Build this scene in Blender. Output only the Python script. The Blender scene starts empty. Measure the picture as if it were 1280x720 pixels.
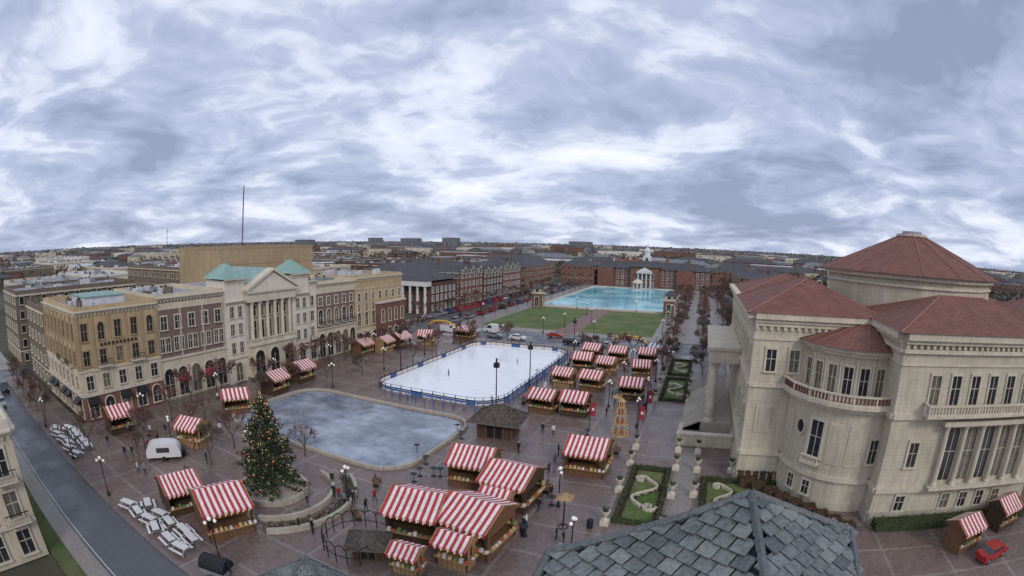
import bpy, math, random, bmesh
from mathutils import Vector, Matrix
random.seed(7)
R_=random.random
def ru(a,b): return a+(b-a)*random.random()
SC=bpy.context.scene
COL=SC.collection
# ------------------------------------------------------------------ camera
H=26.0
yaw=math.radians(21.6);pitch=math.radians(5.2);roll=math.radians(1.1)
fw=Vector((-math.sin(yaw)*math.cos(pitch),math.cos(yaw)*math.cos(pitch),-math.sin(pitch)))
rr_=fw.cross(Vector((0,0,1))).normalized();uu_=rr_.cross(fw)
RR=rr_*math.cos(roll)+uu_*math.sin(roll);UU=RR.cross(fw)
cam=bpy.data.cameras.new('camera');co=bpy.data.objects.new('camera',cam);COL.objects.link(co)
co.matrix_world=Matrix(((RR.x,UU.x,-fw.x,0),(RR.y,UU.y,-fw.y,0),(RR.z,UU.z,-fw.z,H),(0,0,0,1)))
cam.type='PANO';cam.sensor_width=36;cam.sensor_fit='HORIZONTAL';cam.lens=18
try:
    cam.cycles.panorama_type='FISHEYE_EQUISOLID';cam.cycles.fisheye_lens=18;cam.cycles.fisheye_fov=math.pi
except Exception as e: pass
try:
    cam.panorama_type='FISHEYE_EQUISOLID';cam.fisheye_lens=18;cam.fisheye_fov=math.pi
except Exception as e: pass
cam.clip_start=0.1;cam.clip_end=30000
SC.camera=co
SC.view_settings.view_transform='Standard';SC.view_settings.look='None';SC.view_settings.exposure=0
# ------------------------------------------------------------------ materials
MATS={}
def mat(key,col,rough=.8,var=.25,scale=.6,fine=6,spec=.3,emis=0,metal=0,bump=0,kind=None,col2=None,wetvar=0):
    m=bpy.data.materials.new(key);m.use_nodes=True;nt=m.node_tree;N=nt.nodes;L=nt.links
    b=N['Principled BSDF'];b.inputs['Roughness'].default_value=rough;b.inputs['Specular IOR Level'].default_value=spec
    b.inputs['Metallic'].default_value=metal
    geo=N.new('ShaderNodeNewGeometry')
    n1=N.new('ShaderNodeTexNoise');n1.inputs['Scale'].default_value=scale;n1.inputs['Detail'].default_value=5;n1.inputs['Roughness'].default_value=.6
    n2=N.new('ShaderNodeTexNoise');n2.inputs['Scale'].default_value=scale*fine;n2.inputs['Detail'].default_value=4
    L.new(geo.outputs['Position'],n1.inputs['Vector'])
    if key.startswith('stone') or key.startswith('wall'):   # rain streaks run down walls
        mp=N.new('ShaderNodeMapping');mp.inputs['Scale'].default_value=(1,1,.12);L.new(geo.outputs['Position'],mp.inputs[0]);L.new(mp.outputs[0],n2.inputs['Vector'])
    else: L.new(geo.outputs['Position'],n2.inputs['Vector'])
    ad=N.new('ShaderNodeMath');ad.operation='ADD';L.new(n1.outputs[0],ad.inputs[0]);L.new(n2.outputs[0],ad.inputs[1])
    mr=N.new('ShaderNodeMapRange');mr.inputs[1].default_value=.7;mr.inputs[2].default_value=1.3
    mr.inputs[3].default_value=1-var;mr.inputs[4].default_value=1+var;L.new(ad.outputs[0],mr.inputs[0])
    src=None
    if col2 is not None:
        mx=N.new('ShaderNodeMix');mx.data_type='RGBA';mx.inputs[6].default_value=(*col,1);mx.inputs[7].default_value=(*col2,1)
        K={'brick':(.6,.25,.02),'block':(1.6,.75,.03),'tiles':(.45,.14,.02)}
        if kind in K:
            sp=N.new('ShaderNodeSeparateXYZ');L.new(geo.outputs['Position'],sp.inputs[0])
            a=N.new('ShaderNodeMath');a.operation='ADD';L.new(sp.outputs[0],a.inputs[0]);L.new(sp.outputs[1],a.inputs[1])
            cb=N.new('ShaderNodeCombineXYZ');L.new(a.outputs[0],cb.inputs[0]);L.new(sp.outputs[2],cb.inputs[1])
            br=N.new('ShaderNodeTexBrick');br.inputs['Scale'].default_value=1;br.inputs['Brick Width'].default_value=K[kind][0];br.inputs['Row Height'].default_value=K[kind][1];br.inputs['Mortar Size'].default_value=K[kind][2]
            L.new(cb.outputs[0],br.inputs['Vector']);L.new(br.outputs['Fac'],mx.inputs[0])
        elif kind=='pave':
            br=N.new('ShaderNodeTexBrick');br.offset=0;br.inputs['Scale'].default_value=1;br.inputs['Brick Width'].default_value=7;br.inputs['Row Height'].default_value=5;br.inputs['Mortar Size'].default_value=.16
            L.new(geo.outputs['Position'],br.inputs['Vector'])
            mk=N.new('ShaderNodeMath');mk.operation='MULTIPLY';L.new(br.outputs['Fac'],mk.inputs[0]);L.new(n1.outputs[0],mk.inputs[1]);L.new(mk.outputs[0],mx.inputs[0])
        else:
            r2=N.new('ShaderNodeMapRange');r2.inputs[1].default_value=.42;r2.inputs[2].default_value=.6;L.new(n1.outputs[0],r2.inputs[0]);L.new(r2.outputs[0],mx.inputs[0])
        src=mx.outputs[2]
    vm=N.new('ShaderNodeVectorMath');vm.operation='SCALE'
    if src: L.new(src,vm.inputs[0])
    else: vm.inputs[0].default_value=col
    L.new(mr.outputs[0],vm.inputs['Scale']);L.new(vm.outputs[0],b.inputs['Base Color'])
    if wetvar:
        w=N.new('ShaderNodeMapRange');w.inputs[1].default_value=.42;w.inputs[2].default_value=.58;w.inputs[3].default_value=rough-wetvar;w.inputs[4].default_value=rough
        L.new(n1.outputs[0],w.inputs[0]);L.new(w.outputs[0],b.inputs['Roughness'])
    if bump:
        bp=N.new('ShaderNodeBump');bp.inputs['Strength'].default_value=bump;bp.inputs['Distance'].default_value=.1;L.new(n2.outputs[0],bp.inputs['Height']);L.new(bp.outputs[0],b.inputs['Normal'])
    if emis:
        b.inputs['Emission Color'].default_value=(*col,1);b.inputs['Emission Strength'].default_value=emis
    MATS[key]=m;return m
mat('ground_fields',(.095,.085,.06),.95,.35,.01,8,col2=(.055,.06,.035))
mat('paving',(.165,.120,.108),.5,.3,.16,12,spec=.45,kind='pave',col2=(.28,.245,.22),wetvar=.28)
mat('paving_light',(.22,.195,.175),.55,.25,.3,8,spec=.4,wetvar=.25)
mat('paving_red',(.19,.11,.095),.6,.2,.4,8)
mat('asphalt',(.075,.08,.09),.5,.2,.2,10,spec=.5,wetvar=.25)
mat('paint_white',(.62,.62,.61),.6,.12)
mat('paint_yellow',(.6,.42,.08),.6,.1)
mat('grass',(.065,.10,.03),.9,.35,.25,14,col2=(.09,.1,.04))
mat('lawn',(.085,.135,.035),.9,.35,.12,14,col2=(.12,.13,.05))
mat('mulch',(.06,.035,.028),.95,.35,1,6)
mat('ice',(.80,.83,.86),.3,.06,.15,6,spec=.5,wetvar=.15)
mat('ice_grey',(.17,.20,.25),.2,.4,.14,5,spec=.6,col2=(.27,.31,.37),wetvar=.1)
mat('pool_water',(.10,.46,.56),.14,.3,.06,6,spec=.6,col2=(.34,.70,.78),bump=.05)
mat('stone_cream',(.50,.445,.345),.8,.2,.22,12,kind='block',col2=(.42,.37,.29))
mat('stone_trim',(.55,.49,.39),.8,.18,.5,8)
mat('stone_base',(.38,.34,.28),.85,.2,.4,8)
mat('wall_tan',(.44,.33,.195),.8,.2,.3,10)
mat('wall_tan_dark',(.35,.255,.155),.8,.18,.3,8)
mat('wall_cream',(.53,.46,.35),.8,.18,.3,10)
mat('wall_white',(.60,.55,.47),.8,.17,.3,10)
mat('wall_mauve',(.17,.11,.095),.85,.2,.4,8,kind='brick',col2=(.24,.19,.17))
mat('wall_brick',(.17,.07,.05),.85,.25,.4,8,kind='brick',col2=(.24,.17,.14))
mat('wall_darkbrick',(.11,.06,.048),.85,.2,.4,8)
mat('wall_brown',(.16,.125,.10),.85,.2,.3,6)
mat('wall_box',(.38,.285,.17),.85,.18,.15,10)
mat('roof_red',(.205,.09,.068),.75,.3,.7,9,kind='tiles',col2=(.10,.045,.035))
mat('roof_ridge',(.27,.13,.10),.75,.15)
mat('roof_grey',(.16,.165,.18),.8,.25,.2,8)
mat('roof_flat',(.26,.26,.265),.8,.35,.1,8)
mat('roof_white',(.5,.51,.53),.8,.2,.1,8)
mat('roof_dark',(.07,.07,.078),.8,.3,.3,8)
mat('roof_green',(.22,.34,.31),.6,.2,.5,6)
mat('slate',(.125,.14,.14),.42,.4,1.3,8,spec=.5,bump=.4)
mat('slate_light',(.17,.185,.18),.42,.35,1.7,8,spec=.5,bump=.4)
mat('slate_deep',(.085,.097,.10),.42,.35,1.7,8,spec=.5,bump=.4)
mat('slate_dark',(.03,.035,.04),.6,.3,1.7,8,bump=.3)
mat('glass',(.022,.027,.036),.12,.5,.5,3,spec=.7)
mat('glass_curtain',(.13,.12,.10),.3,.4,.8,3,spec=.6)
mat('glass_door',(.02,.02,.022),.2,.2)
mat('metal_dark',(.03,.03,.035),.5,.1,metal=.3)
mat('metal_grey',(.3,.31,.33),.45,.15,metal=.4)
mat('rail_red',(.15,.06,.05),.7,.2)
mat('wood',(.16,.085,.045),.8,.3,2,5)
mat('wood_dark',(.075,.045,.03),.85,.3,2,5)
mat('wood_light',(.32,.21,.11),.8,.25,2,5)
mat('thatch',(.10,.085,.075),.95,.4,2,5,bump=.6)
mat('canvas_red',(.42,.04,.045),.65,.25,.9,4)
mat('canvas_white',(.70,.65,.63),.65,.16,.9,4)
mat('canvas_black',(.015,.015,.017),.5,.1)
mat('banner_blue',(.05,.13,.35),.6,.2)
mat('banner_red',(.30,.03,.05),.7,.2)
mat('needle',(.026,.045,.022),.8,.5,1.2,5)
mat('needle2',(.05,.068,.03),.8,.4,1.2,5)
mat('hedge',(.045,.06,.025),.9,.5,1.2,5)
mat('hedge2',(.085,.045,.03),.9,.5,1.2,5)
mat('bark',(.10,.078,.065),.9,.3,2,5)
mat('bark_red',(.15,.085,.072),.9,.3,2,5)
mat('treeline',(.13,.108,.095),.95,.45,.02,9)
mat('treeline_far_haze',(.18,.175,.185),.95,.3,.01,9)  # distance haze painted into the far woods as a paler, bluish grey
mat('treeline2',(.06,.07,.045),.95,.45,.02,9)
mat('light_warm',(1,.6,.2),.5,0,emis=.9)
mat('light_red',(.9,.08,.05),.5,0,emis=.5)
mat('globe',(.8,.78,.7),.4,.05,emis=.15)
mat('skin',(.45,.27,.19),.6,.05)
mat('hair',(.04,.025,.018),.7,.1)
mat('jacket_black',(.02,.02,.025),.8,.1);mat('jacket_navy',(.03,.045,.09),.8,.1);mat('jacket_red',(.3,.03,.03),.8,.1);mat('jacket_grey',(.2,.2,.21),.8,.1);mat('jacket_white',(.6,.6,.6),.8,.1)
mat('jeans',(.04,.055,.09),.85,.1);mat('trousers',(.025,.025,.028),.85,.1);mat('shoe',(.02,.018,.016),.6,.1)
mat('car_black',(.015,.015,.018),.25,.05,spec=.6);mat('car_white',(.65,.65,.66),.3,.05,spec=.6);mat('car_red',(.35,.02,.02),.3,.05,spec=.6);mat('car_silver',(.35,.36,.38),.3,.05,spec=.6,metal=.4);mat('car_blue',(.03,.07,.18),.3,.05,spec=.6);mat('car_yellow',(.6,.38,.03),.3,.05,spec=.6)
mat('tyre',(.02,.02,.02),.85,.1);mat('tail',(.4,.01,.01),.4,.05);mat('headlight',(.7,.7,.7),.2,.05)
mat('goods1',(.5,.12,.06),.8,.4,3);mat('goods2',(.15,.25,.1),.8,.4,3);mat('goods3',(.55,.42,.2),.8,.4,3)
# ------------------------------------------------------------------ mesh builder
class MB:
    def __init__(s): s.v=[];s.f=[];s.m=[]
    def face(s,pts,m):
        i=len(s.v);s.v+= [tuple(p) for p in pts];s.f.append(tuple(range(i,i+len(pts))));s.m.append(m)
    def hexa(s,p,m):
        i=len(s.v);s.v+=[tuple(q) for q in p]
        for f in ((0,3,2,1),(4,5,6,7),(0,1,5,4),(1,2,6,5),(2,3,7,6),(3,0,4,7)):
            s.f.append(tuple(i+k for k in f));s.m.append(m)
    def box(s,x0,y0,z0,x1,y1,z1,m):
        s.hexa([(x0,y0,z0),(x1,y0,z0),(x1,y1,z0),(x0,y1,z0),(x0,y0,z1),(x1,y0,z1),(x1,y1,z1),(x0,y1,z1)],m)
    def prism(s,poly,z0,z1,m,mtop=None,cap=True):
        n=len(poly);i=len(s.v);s.v+=[(x,y,z0) for x,y in poly]+[(x,y,z1) for x,y in poly]
        for k in range(n):
            s.f.append((i+k,i+(k+1)%n,i+n+(k+1)%n,i+n+k));s.m.append(m)
        if cap:
            s.f.append(tuple(i+n+k for k in range(n)));s.m.append(mtop or m)
            s.f.append(tuple(i+n-1-k for k in range(n)));s.m.append(m)
    def lathe(s,prof,cx,cy,z0,m,n=10,a0=0,a1=2*math.pi):
        full=abs(a1-a0-2*math.pi)<1e-4;i=len(s.v);c=n if full else n+1
        for r,z in prof:
            for k in range(c):
                a=a0+(a1-a0)*k/n;s.v.append((cx+r*math.cos(a),cy+r*math.sin(a),z0+z))
        for j in range(len(prof)-1):
            for k in range(n):
                k2=(k+1)%c;s.f.append((i+j*c+k,i+j*c+k2,i+(j+1)*c+k2,i+(j+1)*c+k));s.m.append(m)
    def tube(s,p,q,r0,r1,m,n=4):
        p=Vector(p);q=Vector(q);d=(q-p)
        if d.length<1e-6:return
        d.normalize();a=d.orthogonal().normalized();b=d.cross(a);i=len(s.v)
        for c,r in ((p,r0),(q,r1)):
            for k in range(n):
                t=2*math.pi*k/n;s.v.append(tuple(c+(a*math.cos(t)+b*math.sin(t))*r))
        for k in range(n):
            s.f.append((i+k,i+(k+1)%n,i+n+(k+1)%n,i+n+k));s.m.append(m)
        s.f.append(tuple(i+n+k for k in range(n)));s.m.append(m)
    def ball(s,c,r,m,n=6,rz=None):
        rz=rz or r;pr=[(max(1e-3,r*math.sin(math.pi*k/4)),-rz*math.cos(math.pi*k/4)) for k in range(5)]
        s.lathe(pr,c[0],c[1],c[2],m,n)
    def quadleaf(s,c,sz,m):
        a=Vector((ru(-1,1),ru(-1,1),ru(-1,1)));a.normalize();b=a.orthogonal().normalized();d=a.cross(b);c=Vector(c)
        t=ru(0,6.3);b2=b*math.cos(t)+d*math.sin(t);d2=d*math.cos(t)-b*math.sin(t)
        s.face([c-b2*sz,c-d2*sz*.6,c+b2*sz,c+d2*sz*.6],m)
    def hip(s,x0,y0,x1,y1,z,zr,m,ridge=None,th=.25,cap='roof_ridge'):
        w=x1-x0;d=y1-y0
        if w>=d: a=(x0+d/2,(y0+y1)/2,zr);b=(x1-d/2,(y0+y1)/2,zr)
        else: a=((x0+x1)/2,y0+w/2,zr);b=((x0+x1)/2,y1-w/2,zr)
        c=[(x0,y0,z),(x1,y0,z),(x1,y1,z),(x0,y1,z)]
        if w>=d:
            F=[[c[0],c[1],b,a],[c[1],c[2],b],[c[2],c[3],a,b],[c[3],c[0],a]];E=[(c[0],a),(c[3],a),(c[1],b),(c[2],b),(a,b)]
        else:
            F=[[c[0],c[1],a],[c[1],c[2],b,a],[c[2],c[3],b],[c[3],c[0],a,b]];E=[(c[0],a),(c[1],a),(c[2],b),(c[3],b),(a,b)]
        for f in F:s.face(f,m)
        for p,q in E:
            if cap: s.tube(p,q,.12,.12,cap,5)
    def fbox(s,F,s0,s1,z0,z1,d0,d1,m):
        P=F.p;s.hexa([P(s0,z0,d0),P(s1,z0,d0),P(s1,z0,d1),P(s0,z0,d1),P(s0,z1,d0),P(s1,z1,d0),P(s1,z1,d1),P(s0,z1,d1)],m)
    def mesh(s,name):
        keys=sorted(set(s.m));me=bpy.data.meshes.new(name);me.from_pydata(s.v,[],s.f)
        for k in keys: me.materials.append(MATS[k])
        ix={k:i for i,k in enumerate(keys)};me.polygons.foreach_set('material_index',[ix[k] for k in s.m]);me.update();return me
    def finish(s,name,loc=(0,0,0),rot=0,scale=1):
        return inst(s.mesh(name),name,loc,rot,scale)
    def parts(s,name,names={}):
        e=bpy.data.objects.new(name,None);COL.objects.link(e)
        for k in sorted(set(s.m)):
            q=MB()
            for f,mm in zip(s.f,s.m):
                if mm==k: q.face([s.v[i] for i in f],mm)
            pn=names.get(k,PART.get(k,k));o=bpy.data.objects.new(pn,q.mesh(pn));COL.objects.link(o);o.parent=e
        return e
PART={'glass':'windows','stone_trim':'trim','stone_cream':'walls','roof_red':'roof','roof_flat':'roof','roof_green':'roof','wall_tan':'walls','wall_mauve':'walls','wall_brown':'walls','wall_brick':'brick_walls','paint_white':'white_trim','roof_dark':'roof'}
def inst(me,name,loc=(0,0,0),rot=0,scale=1):
    o=bpy.data.objects.new(name,me);COL.objects.link(o);o.location=loc;o.rotation_euler=(0,0,rot)
    o.scale=(scale,)*3 if not isinstance(scale,tuple) else scale
    return o
class Face:
    def __init__(s,o,sd,nd):
        l=math.hypot(*sd);s.o=o;s.s=(sd[0]/l,sd[1]/l);s.n=nd
    def p(s,a,z,d): return (s.o[0]+s.s[0]*a+s.n[0]*d,s.o[1]+s.s[1]*a+s.n[1]*d,z)
def seg_face(p,q,c):
    sx,sy=q[0]-p[0],q[1]-p[1];l=math.hypot(sx,sy);n=(sy/l,-sx/l)
    mx,my=(p[0]+q[0])/2-c[0],(p[1]+q[1])/2-c[1]
    if n[0]*mx+n[1]*my<0:n=(-n[0],-n[1])
    return Face(p,(sx,sy),n),l
def window(b,F,c,z0,w,h,arch=False,frame='stone_trim',glass='glass',sill=True,t=.16,mull=True,d0=0):
    x0,x1=c-w/2,c+w/2;z1=z0+h
    if glass=='glass' and R_()<.2: glass='glass_curtain'
    zs=z1-(w/2 if arch else 0)
    b.face([F.p(x0,z0,.02+d0),F.p(x1,z0,.02+d0),F.p(x1,zs,.02+d0),F.p(x0,zs,.02+d0)],glass)
    b.fbox(F,x0-t,x0,z0,zs,d0,.17+d0,frame);b.fbox(F,x1,x1+t,z0,zs,d0,.17+d0,frame)
    if arch:
        n=8;pts=[(c+w/2*math.cos(math.pi*k/n),zs+w/2*math.sin(math.pi*k/n)) for k in range(n+1)]
        po=[(c+(w/2+t)*math.cos(math.pi*k/n),zs+(w/2+t)*math.sin(math.pi*k/n)) for k in range(n+1)]
        b.face([F.p(x,z,.02+d0) for x,z in pts],glass)
        for k in range(n):
            a,e,f,g=pts[k],pts[k+1],po[k+1],po[k]
            b.hexa([F.p(*a,d0),F.p(*e,d0),F.p(*f,d0),F.p(*g,d0),F.p(*a,.17+d0),F.p(*e,.17+d0),F.p(*f,.17+d0),F.p(*g,.17+d0)],frame)
    else: b.fbox(F,x0-t,x1+t,z1,z1+t*1.4,d0,.2+d0,frame)
    if sill: b.fbox(F,x0-t-.08,x1+t+.08,z0-.16,z0,d0,.28+d0,frame)
    if mull:
        b.fbox(F,c-.035,c+.035,z0+.01,zs-.01,.025+d0,.08+d0,frame)
        b.fbox(F,x0+.01,x1-.01,z0+(zs-z0)*.55,z0+(zs-z0)*.55+.06,.025+d0,.075+d0,frame)
def balustrade(b,F,s0,s1,z,d0,m='stone_trim',h=1.0,step=.42,mb=None):
    b.fbox(F,s0,s1,z,z+.16,d0,d0+.28,m);b.fbox(F,s0,s1,z+h-.16,z+h,d0-.02,d0+.3,m)
    n=max(1,int((s1-s0)/step))
    for k in range(n+1):
        a=s0+(s1-s0)*k/n
        w=.09 if k%8 else .2
        b.fbox(F,max(s0,a-w),min(s1,a+w),z+.16,z+h-.16,d0+.04,d0+.24,(mb if (mb and k%8) else m))
def cornice(b,F,s0,s1,z,m='stone_trim',big=1.0,dent=True):
    b.fbox(F,s0,s1,z-.5*big,z-.3*big,.003,.18*big,m)
    b.fbox(F,s0,s1,z-.3*big+.002,z-.1*big,.003,.38*big,m);b.fbox(F,s0,s1,z-.1*big+.002,z+.08,.003,.6*big,m)
    if dent:
        n=int((s1-s0)/.7)
        for k in range(n): 
            a=s0+(k+.5)*(s1-s0)/n;b.fbox(F,a-.13,a+.13,z-.72*big,z-.5*big-.003,.003,.3*big,m)
# ------------------------------------------------------------------ ground
def slab(name,x0,y0,x1,y1,top,m,edge='paving_light',bot=-.3):
    b=MB();b.box(x0,y0,bot,x1,y1,top,m);return b.finish(name)
b=MB();b.face([(-9000,-4000,-.16),(9000,-4000,-.16),(9000,9000,-.16),(-9000,9000,-.16)],'ground_fields');b.finish('ground')
def sheet(name,polys,z,m):
    b=MB()
    for p in polys:b.face([(x,y,z) for x,y in p],m)
    return b.finish(name)
def rect(x0,y0,x1,y1): return [(x0,y0),(x1,y0),(x1,y1),(x0,y1)]
slab('plaza_pavement',-77.2,15.6,70,122,0,'paving')
sheet('road',[rect(-420,9.6,40,15.6)],-.12,'asphalt')
sheet('cross_road',[rect(-420,122,320,138)],-.124,'asphalt')
sheet('side_road',[rect(-89,138,-75,330)],-.12,'asphalt')
sheet('west_road',[rect(-97,-60,-94,9.5),rect(-127,15.6,-119,121.9)],-.116,'asphalt')
sheet('parking_lot',[rect(-345,84,-129,121.9),rect(-345,138.1,-205,156)],-.128,'asphalt')
bb=MB()
for k in range(60):
    x=-400+k*9
    bb.box(x,129.9,-.121,x+3.5,130.1,-.117,'paint_yellow')
for k in range(26):
    y=140+k*7;bb.box(-82.1,y,-.118,-81.9,y+3,-.114,'paint_yellow')
for k in range(7): bb.box(-13.5+k*1.1,122.5,-.121,-13+k*1.1,137.5,-.117,'paint_white');bb.box(-70+k*1.1,122.5,-.121,-69.5+k*1.1,137.5,-.117,'paint_white')
bb.box(-420,122.6,-.121,320,122.75,-.1165,'paint_white')
bb.box(-118,9.95,-.118,-20,10.03,-.114,'paint_white')
for k in range(40): bb.box(-340+k*3,98,-.127,-339.9+k*3,103,-.122,'paint_white');bb.box(-340+k*3,143,-.127,-339.9+k*3,148,-.122,'paint_white')
bb.finish('road_marking')
slab('sidewalk',-90,7.6,-10,9.6,0,'paving_light');slab('grass_strip',-60,5.7,-24,7.59,.02,'grass')
slab('sidewalk',-420,15.6,-127,20,-.02,'paving_light');slab('sidewalk',-119,15.7,-77.3,23,-.005,'paving')
slab('sidewalk',-92,138,-89,330,0,'paving_light');slab('sidewalk',-75,138,-68.5,330,0,'paving_light')
slab('garden_walk',-12.5,138,20,330,0,'paving_light')
slab('green_pavement',-68.4,138,-12.6,330,-.02,'paving_light')
slab('lawn',-67,144,-42.5,195,.03,'lawn');slab('lawn',-36,144,-14,195,.03,'lawn')
slab('green_path',-42.4,139,-36.1,197,.0,'paving_red')
b=MB();b.box(-66,199,-.1,-13.5,303,.14,'pool_water');b.finish('reflecting_pool')
b=MB()
for x0,y0,x1,y1 in ((-67,198,-12.6,199),(-67,303,-12.6,304),(-67,199,-66,303),(-13.5,199,-12.6,303)): b.box(x0,y0,-.1,x1,y1,.5,'stone_trim')
b.finish('pool_wall')
def rrect(x0,y0,x1,y1,r,n=6):
    p=[]
    for cx,cy,a in ((x1-r,y1-r,0),(x0+r,y1-r,90),(x0+r,y0+r,180),(x1-r,y0+r,270)):
        for k in range(n+1):
            t=math.radians(a+90*k/n);p.append((cx+r*math.cos(t),cy+r*math.sin(t)))
    return p
rk=rrect(-54.5,70.5,-30.5,115.5,5)
b=MB();b.prism(rk,0.004,.12,'ice');b.finish('ice_rink')
def resample(poly,step):
    out=[];n=len(poly)
    for i in range(n):
        a=Vector(poly[i]);c=Vector(poly[(i+1)%n]);l=(c-a).length;k=max(1,round(l/step))
        if l<step*.4: out.append((a.x,a.y));continue
        for j in range(k): q=a+(c-a)*j/k;out.append((q.x,q.y))
    return out
b=MB();pts=resample(rrect(-54.9,70.1,-30.1,115.9,5),2.0);ctr=(-42,93)
for i,p in enumerate(pts):
    q=pts[(i+1)%len(pts)];F,l=seg_face(p,q,ctr)
    b.fbox(F,.03,l-.03,.02,.78,0,.06,'canvas_white' if i%5 else 'banner_blue')
    b.fbox(F,0,l,.72,.86,-.03,.09,'metal_dark')
    b.fbox(F,-.05,.05,0,1.35,-.02,.1,'metal_dark');b.fbox(F,0,l,1.28,1.34,.0,.06,'metal_grey')
    b.fbox(F,.1,l-.1,.3,.62,.062,.075,'banner_blue')
b.parts('rink_fence',{'canvas_white':'boards','banner_blue':'banners'})
b=MB()
def archrow(pts,w,m):
    for (x,y,dx,dy) in pts:
        n=8
        P=[(x+dx*w/2*(1-math.cos(math.pi*j/n)),y+dy*w/2*(1-math.cos(math.pi*j/n)),1.45*math.sin(math.pi*j/n)) for j in range(n+1)]
        for j in range(n): b.tube(P[j],P[j+1],.07,.07,m,4)
archrow([(-50+k*1.75,68.2-1.2*math.sin(k/11*math.pi),1,0) for k in range(12)],1.75,'banner_blue')
archrow([(-28.9,71+k*2,0,1) for k in range(20)],2,'banner_blue')
b.finish('arch_fence')
b=MB();b.prism(rrect(-62.5,43.5,-31,63,4),.004,.06,'ice_grey');b.finish('frozen_fountain_basin')
b=MB();pts=resample(rrect(-63.1,42.9,-30.4,63.6,4.5),2.5)
for i,p in enumerate(pts):
    q=pts[(i+1)%len(pts)];F,l=seg_face(p,q,(-47,53));b.fbox(F,0,l,0,.4,-.1,.3,'stone_base')
b.finish('basin_kerb')
# ------------------------------------------------------------------ left row facades
XF=-77
def east(x,y): return Face((x,y),(0,1),(1,0))
def south(x,y): return Face((x,y),(1,0),(0,-1))
def rooftop_units(b,x0,y0,x1,y1,z,n=6):
    for k in range(n):
        x=ru(x0+1,x1-3);y=ru(y0+1,y1-3);w=ru(1,3);h=ru(.6,1.7)
        b.box(x,y,z,x+w,y+ru(1,2.5),z+h,random.choice(['metal_grey','roof_white','wall_brown']))
        b.box(x+.2,y+.2,z+h,x+.6,y+.6,z+h+.3,'metal_dark')
        b.tube((x+w+.6,y,z),(x+w+.6,y,z+ru(.5,1.2)),.1,.1,'metal_grey',6)
def parapet(b,x0,y0,x1,y1,z,h,m,t=.35):
    b.box(x0,y0,z,x1,y0+t,z+h,m);b.box(x0,y1-t,z,x1,y1,z+h,m);b.box(x0,y0+t,z,x0+t,y1-t,z+h,m);b.box(x1-t,y0+t,z,x1,y1-t,z+h,m)
def awning(b,F,c,z,w,m):
    P=F.p;b.hexa([P(c-w/2,z,.3),P(c+w/2,z,.3),P(c+w/2,z-.1,1.5),P(c-w/2,z-.1,1.5),P(c-w/2,z+.9,.3),P(c+w/2,z+.9,.3),P(c+w/2,z+.05,1.5),P(c-w/2,z+.05,1.5)],m)
b=MB();y0,y1=24,40
b.box(XF-22,y0,0,XF,y1-.01,16.2,'wall_tan');b.box(XF-21.6,y0+.4,16.2,XF-.4,y1-.4,16.3,'roof_flat');parapet(b,XF-22,y0,XF,y1-.01,16.3,1.0,'wall_tan')
b.box(XF-13,y0+4,16.3,XF-5,y1-4,18.0,'roof_white');b.box(XF-13.2,y0+3.8,18,XF-4.8,y1-3.8,18.2,'roof_green');rooftop_units(b,XF-20,y0+1,XF-3,y1-1,16.3,7)
for F,L_ in ((east(XF,y0),16),(Face((XF,y0),(-1,0),(0,-1)),22)):
    b.fbox(F,0.02,L_-.02,0.01,3.9,.003,.22,'wall_brick');b.fbox(F,-.02,L_,3.9,4.4,.003,.4,'stone_trim')
    b.fbox(F,-.02,L_,4.4,7.6,.004,.16,'wall_cream');b.fbox(F,-.02,L_,7.6,7.9,.003,.32,'stone_trim')
    cornice(b,F,-.05,L_,16.6);n=int(L_/2.7)
    for k in range(n):
        s=(k+.5)*L_/n
        window(b,F,s,.6,1.7,2.8,arch=(k%3==1),t=.2,d0=.22);window(b,F,s,4.9,1.3,2.1,d0=.16)
        window(b,F,s,8.5,1.2,2.2,frame='wall_tan_dark');window(b,F,s,12.2,1.2,2.6,arch=(k%3==1),frame='wall_tan_dark')
        if k%3!=1: awning(b,F,s,3.0,2.0,'canvas_black')
    for k in range(n+1):
        s=min(max(k*L_/n,.3),L_-.3)
        b.fbox(F,s-.25,s+.25,7.9,15.8,.003,.2,'wall_tan_dark')
    for k in (1,3):
        s=(k+.5)*L_/n;b.fbox(F,s-1.3,s+1.3,8.1,8.3,.0,1.1,'stone_trim')
        for j in range(9):b.fbox(F,s-1.3+j*.32,s-1.25+j*.32,8.3,9.2,1.0,1.05,'metal_dark')
        b.fbox(F,s-1.3,s+1.3,9.2,9.27,.98,1.07,'metal_dark')
F=east(XF,y0)
for k in range(10): b.fbox(F,4.4+k*.75,4.8+k*.75,11.2,11.65,.2,.3,'metal_dark')
b.parts('cafe_building')
b=MB();y0,y1=40,55
b.box(XF-20,y0,0,XF-.3,y1-.01,16.8,'wall_mauve');F=east(XF-.3,y0);L_=15
b.box(XF-20,y0+.3,16.8,XF-.7,y1-.3,16.85,'roof_flat');parapet(b,XF-20,y0,XF-.3,y1-.01,16.85,.9,'wall_cream');rooftop_units(b,XF-18,y0,XF-3,y1,16.85,8)
b.fbox(F,.02,L_-.02,0.01,6.9,.003,.25,'wall_cream');b.fbox(F,.02,L_-.02,6.9,7.2,.003,.5,'stone_trim');cornice(b,F,0,L_,17.2)
b.fbox(F,0.02,L_-.02,15.2,16.3,.003,.12,'wall_cream')
for k in range(5):
    s=(k+.5)*3;window(b,F,s,.5,2.0,4.9,arch=True,t=.25,d0=.25);window(b,F,s-.6,8.2,.9,2.3,t=.1);window(b,F,s+.6,8.2,.9,2.3,t=.1);window(b,F,s,11.9,1.3,2.2)
    if k%2: awning(b,F,s,3.2,2.2,'banner_red')
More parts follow.
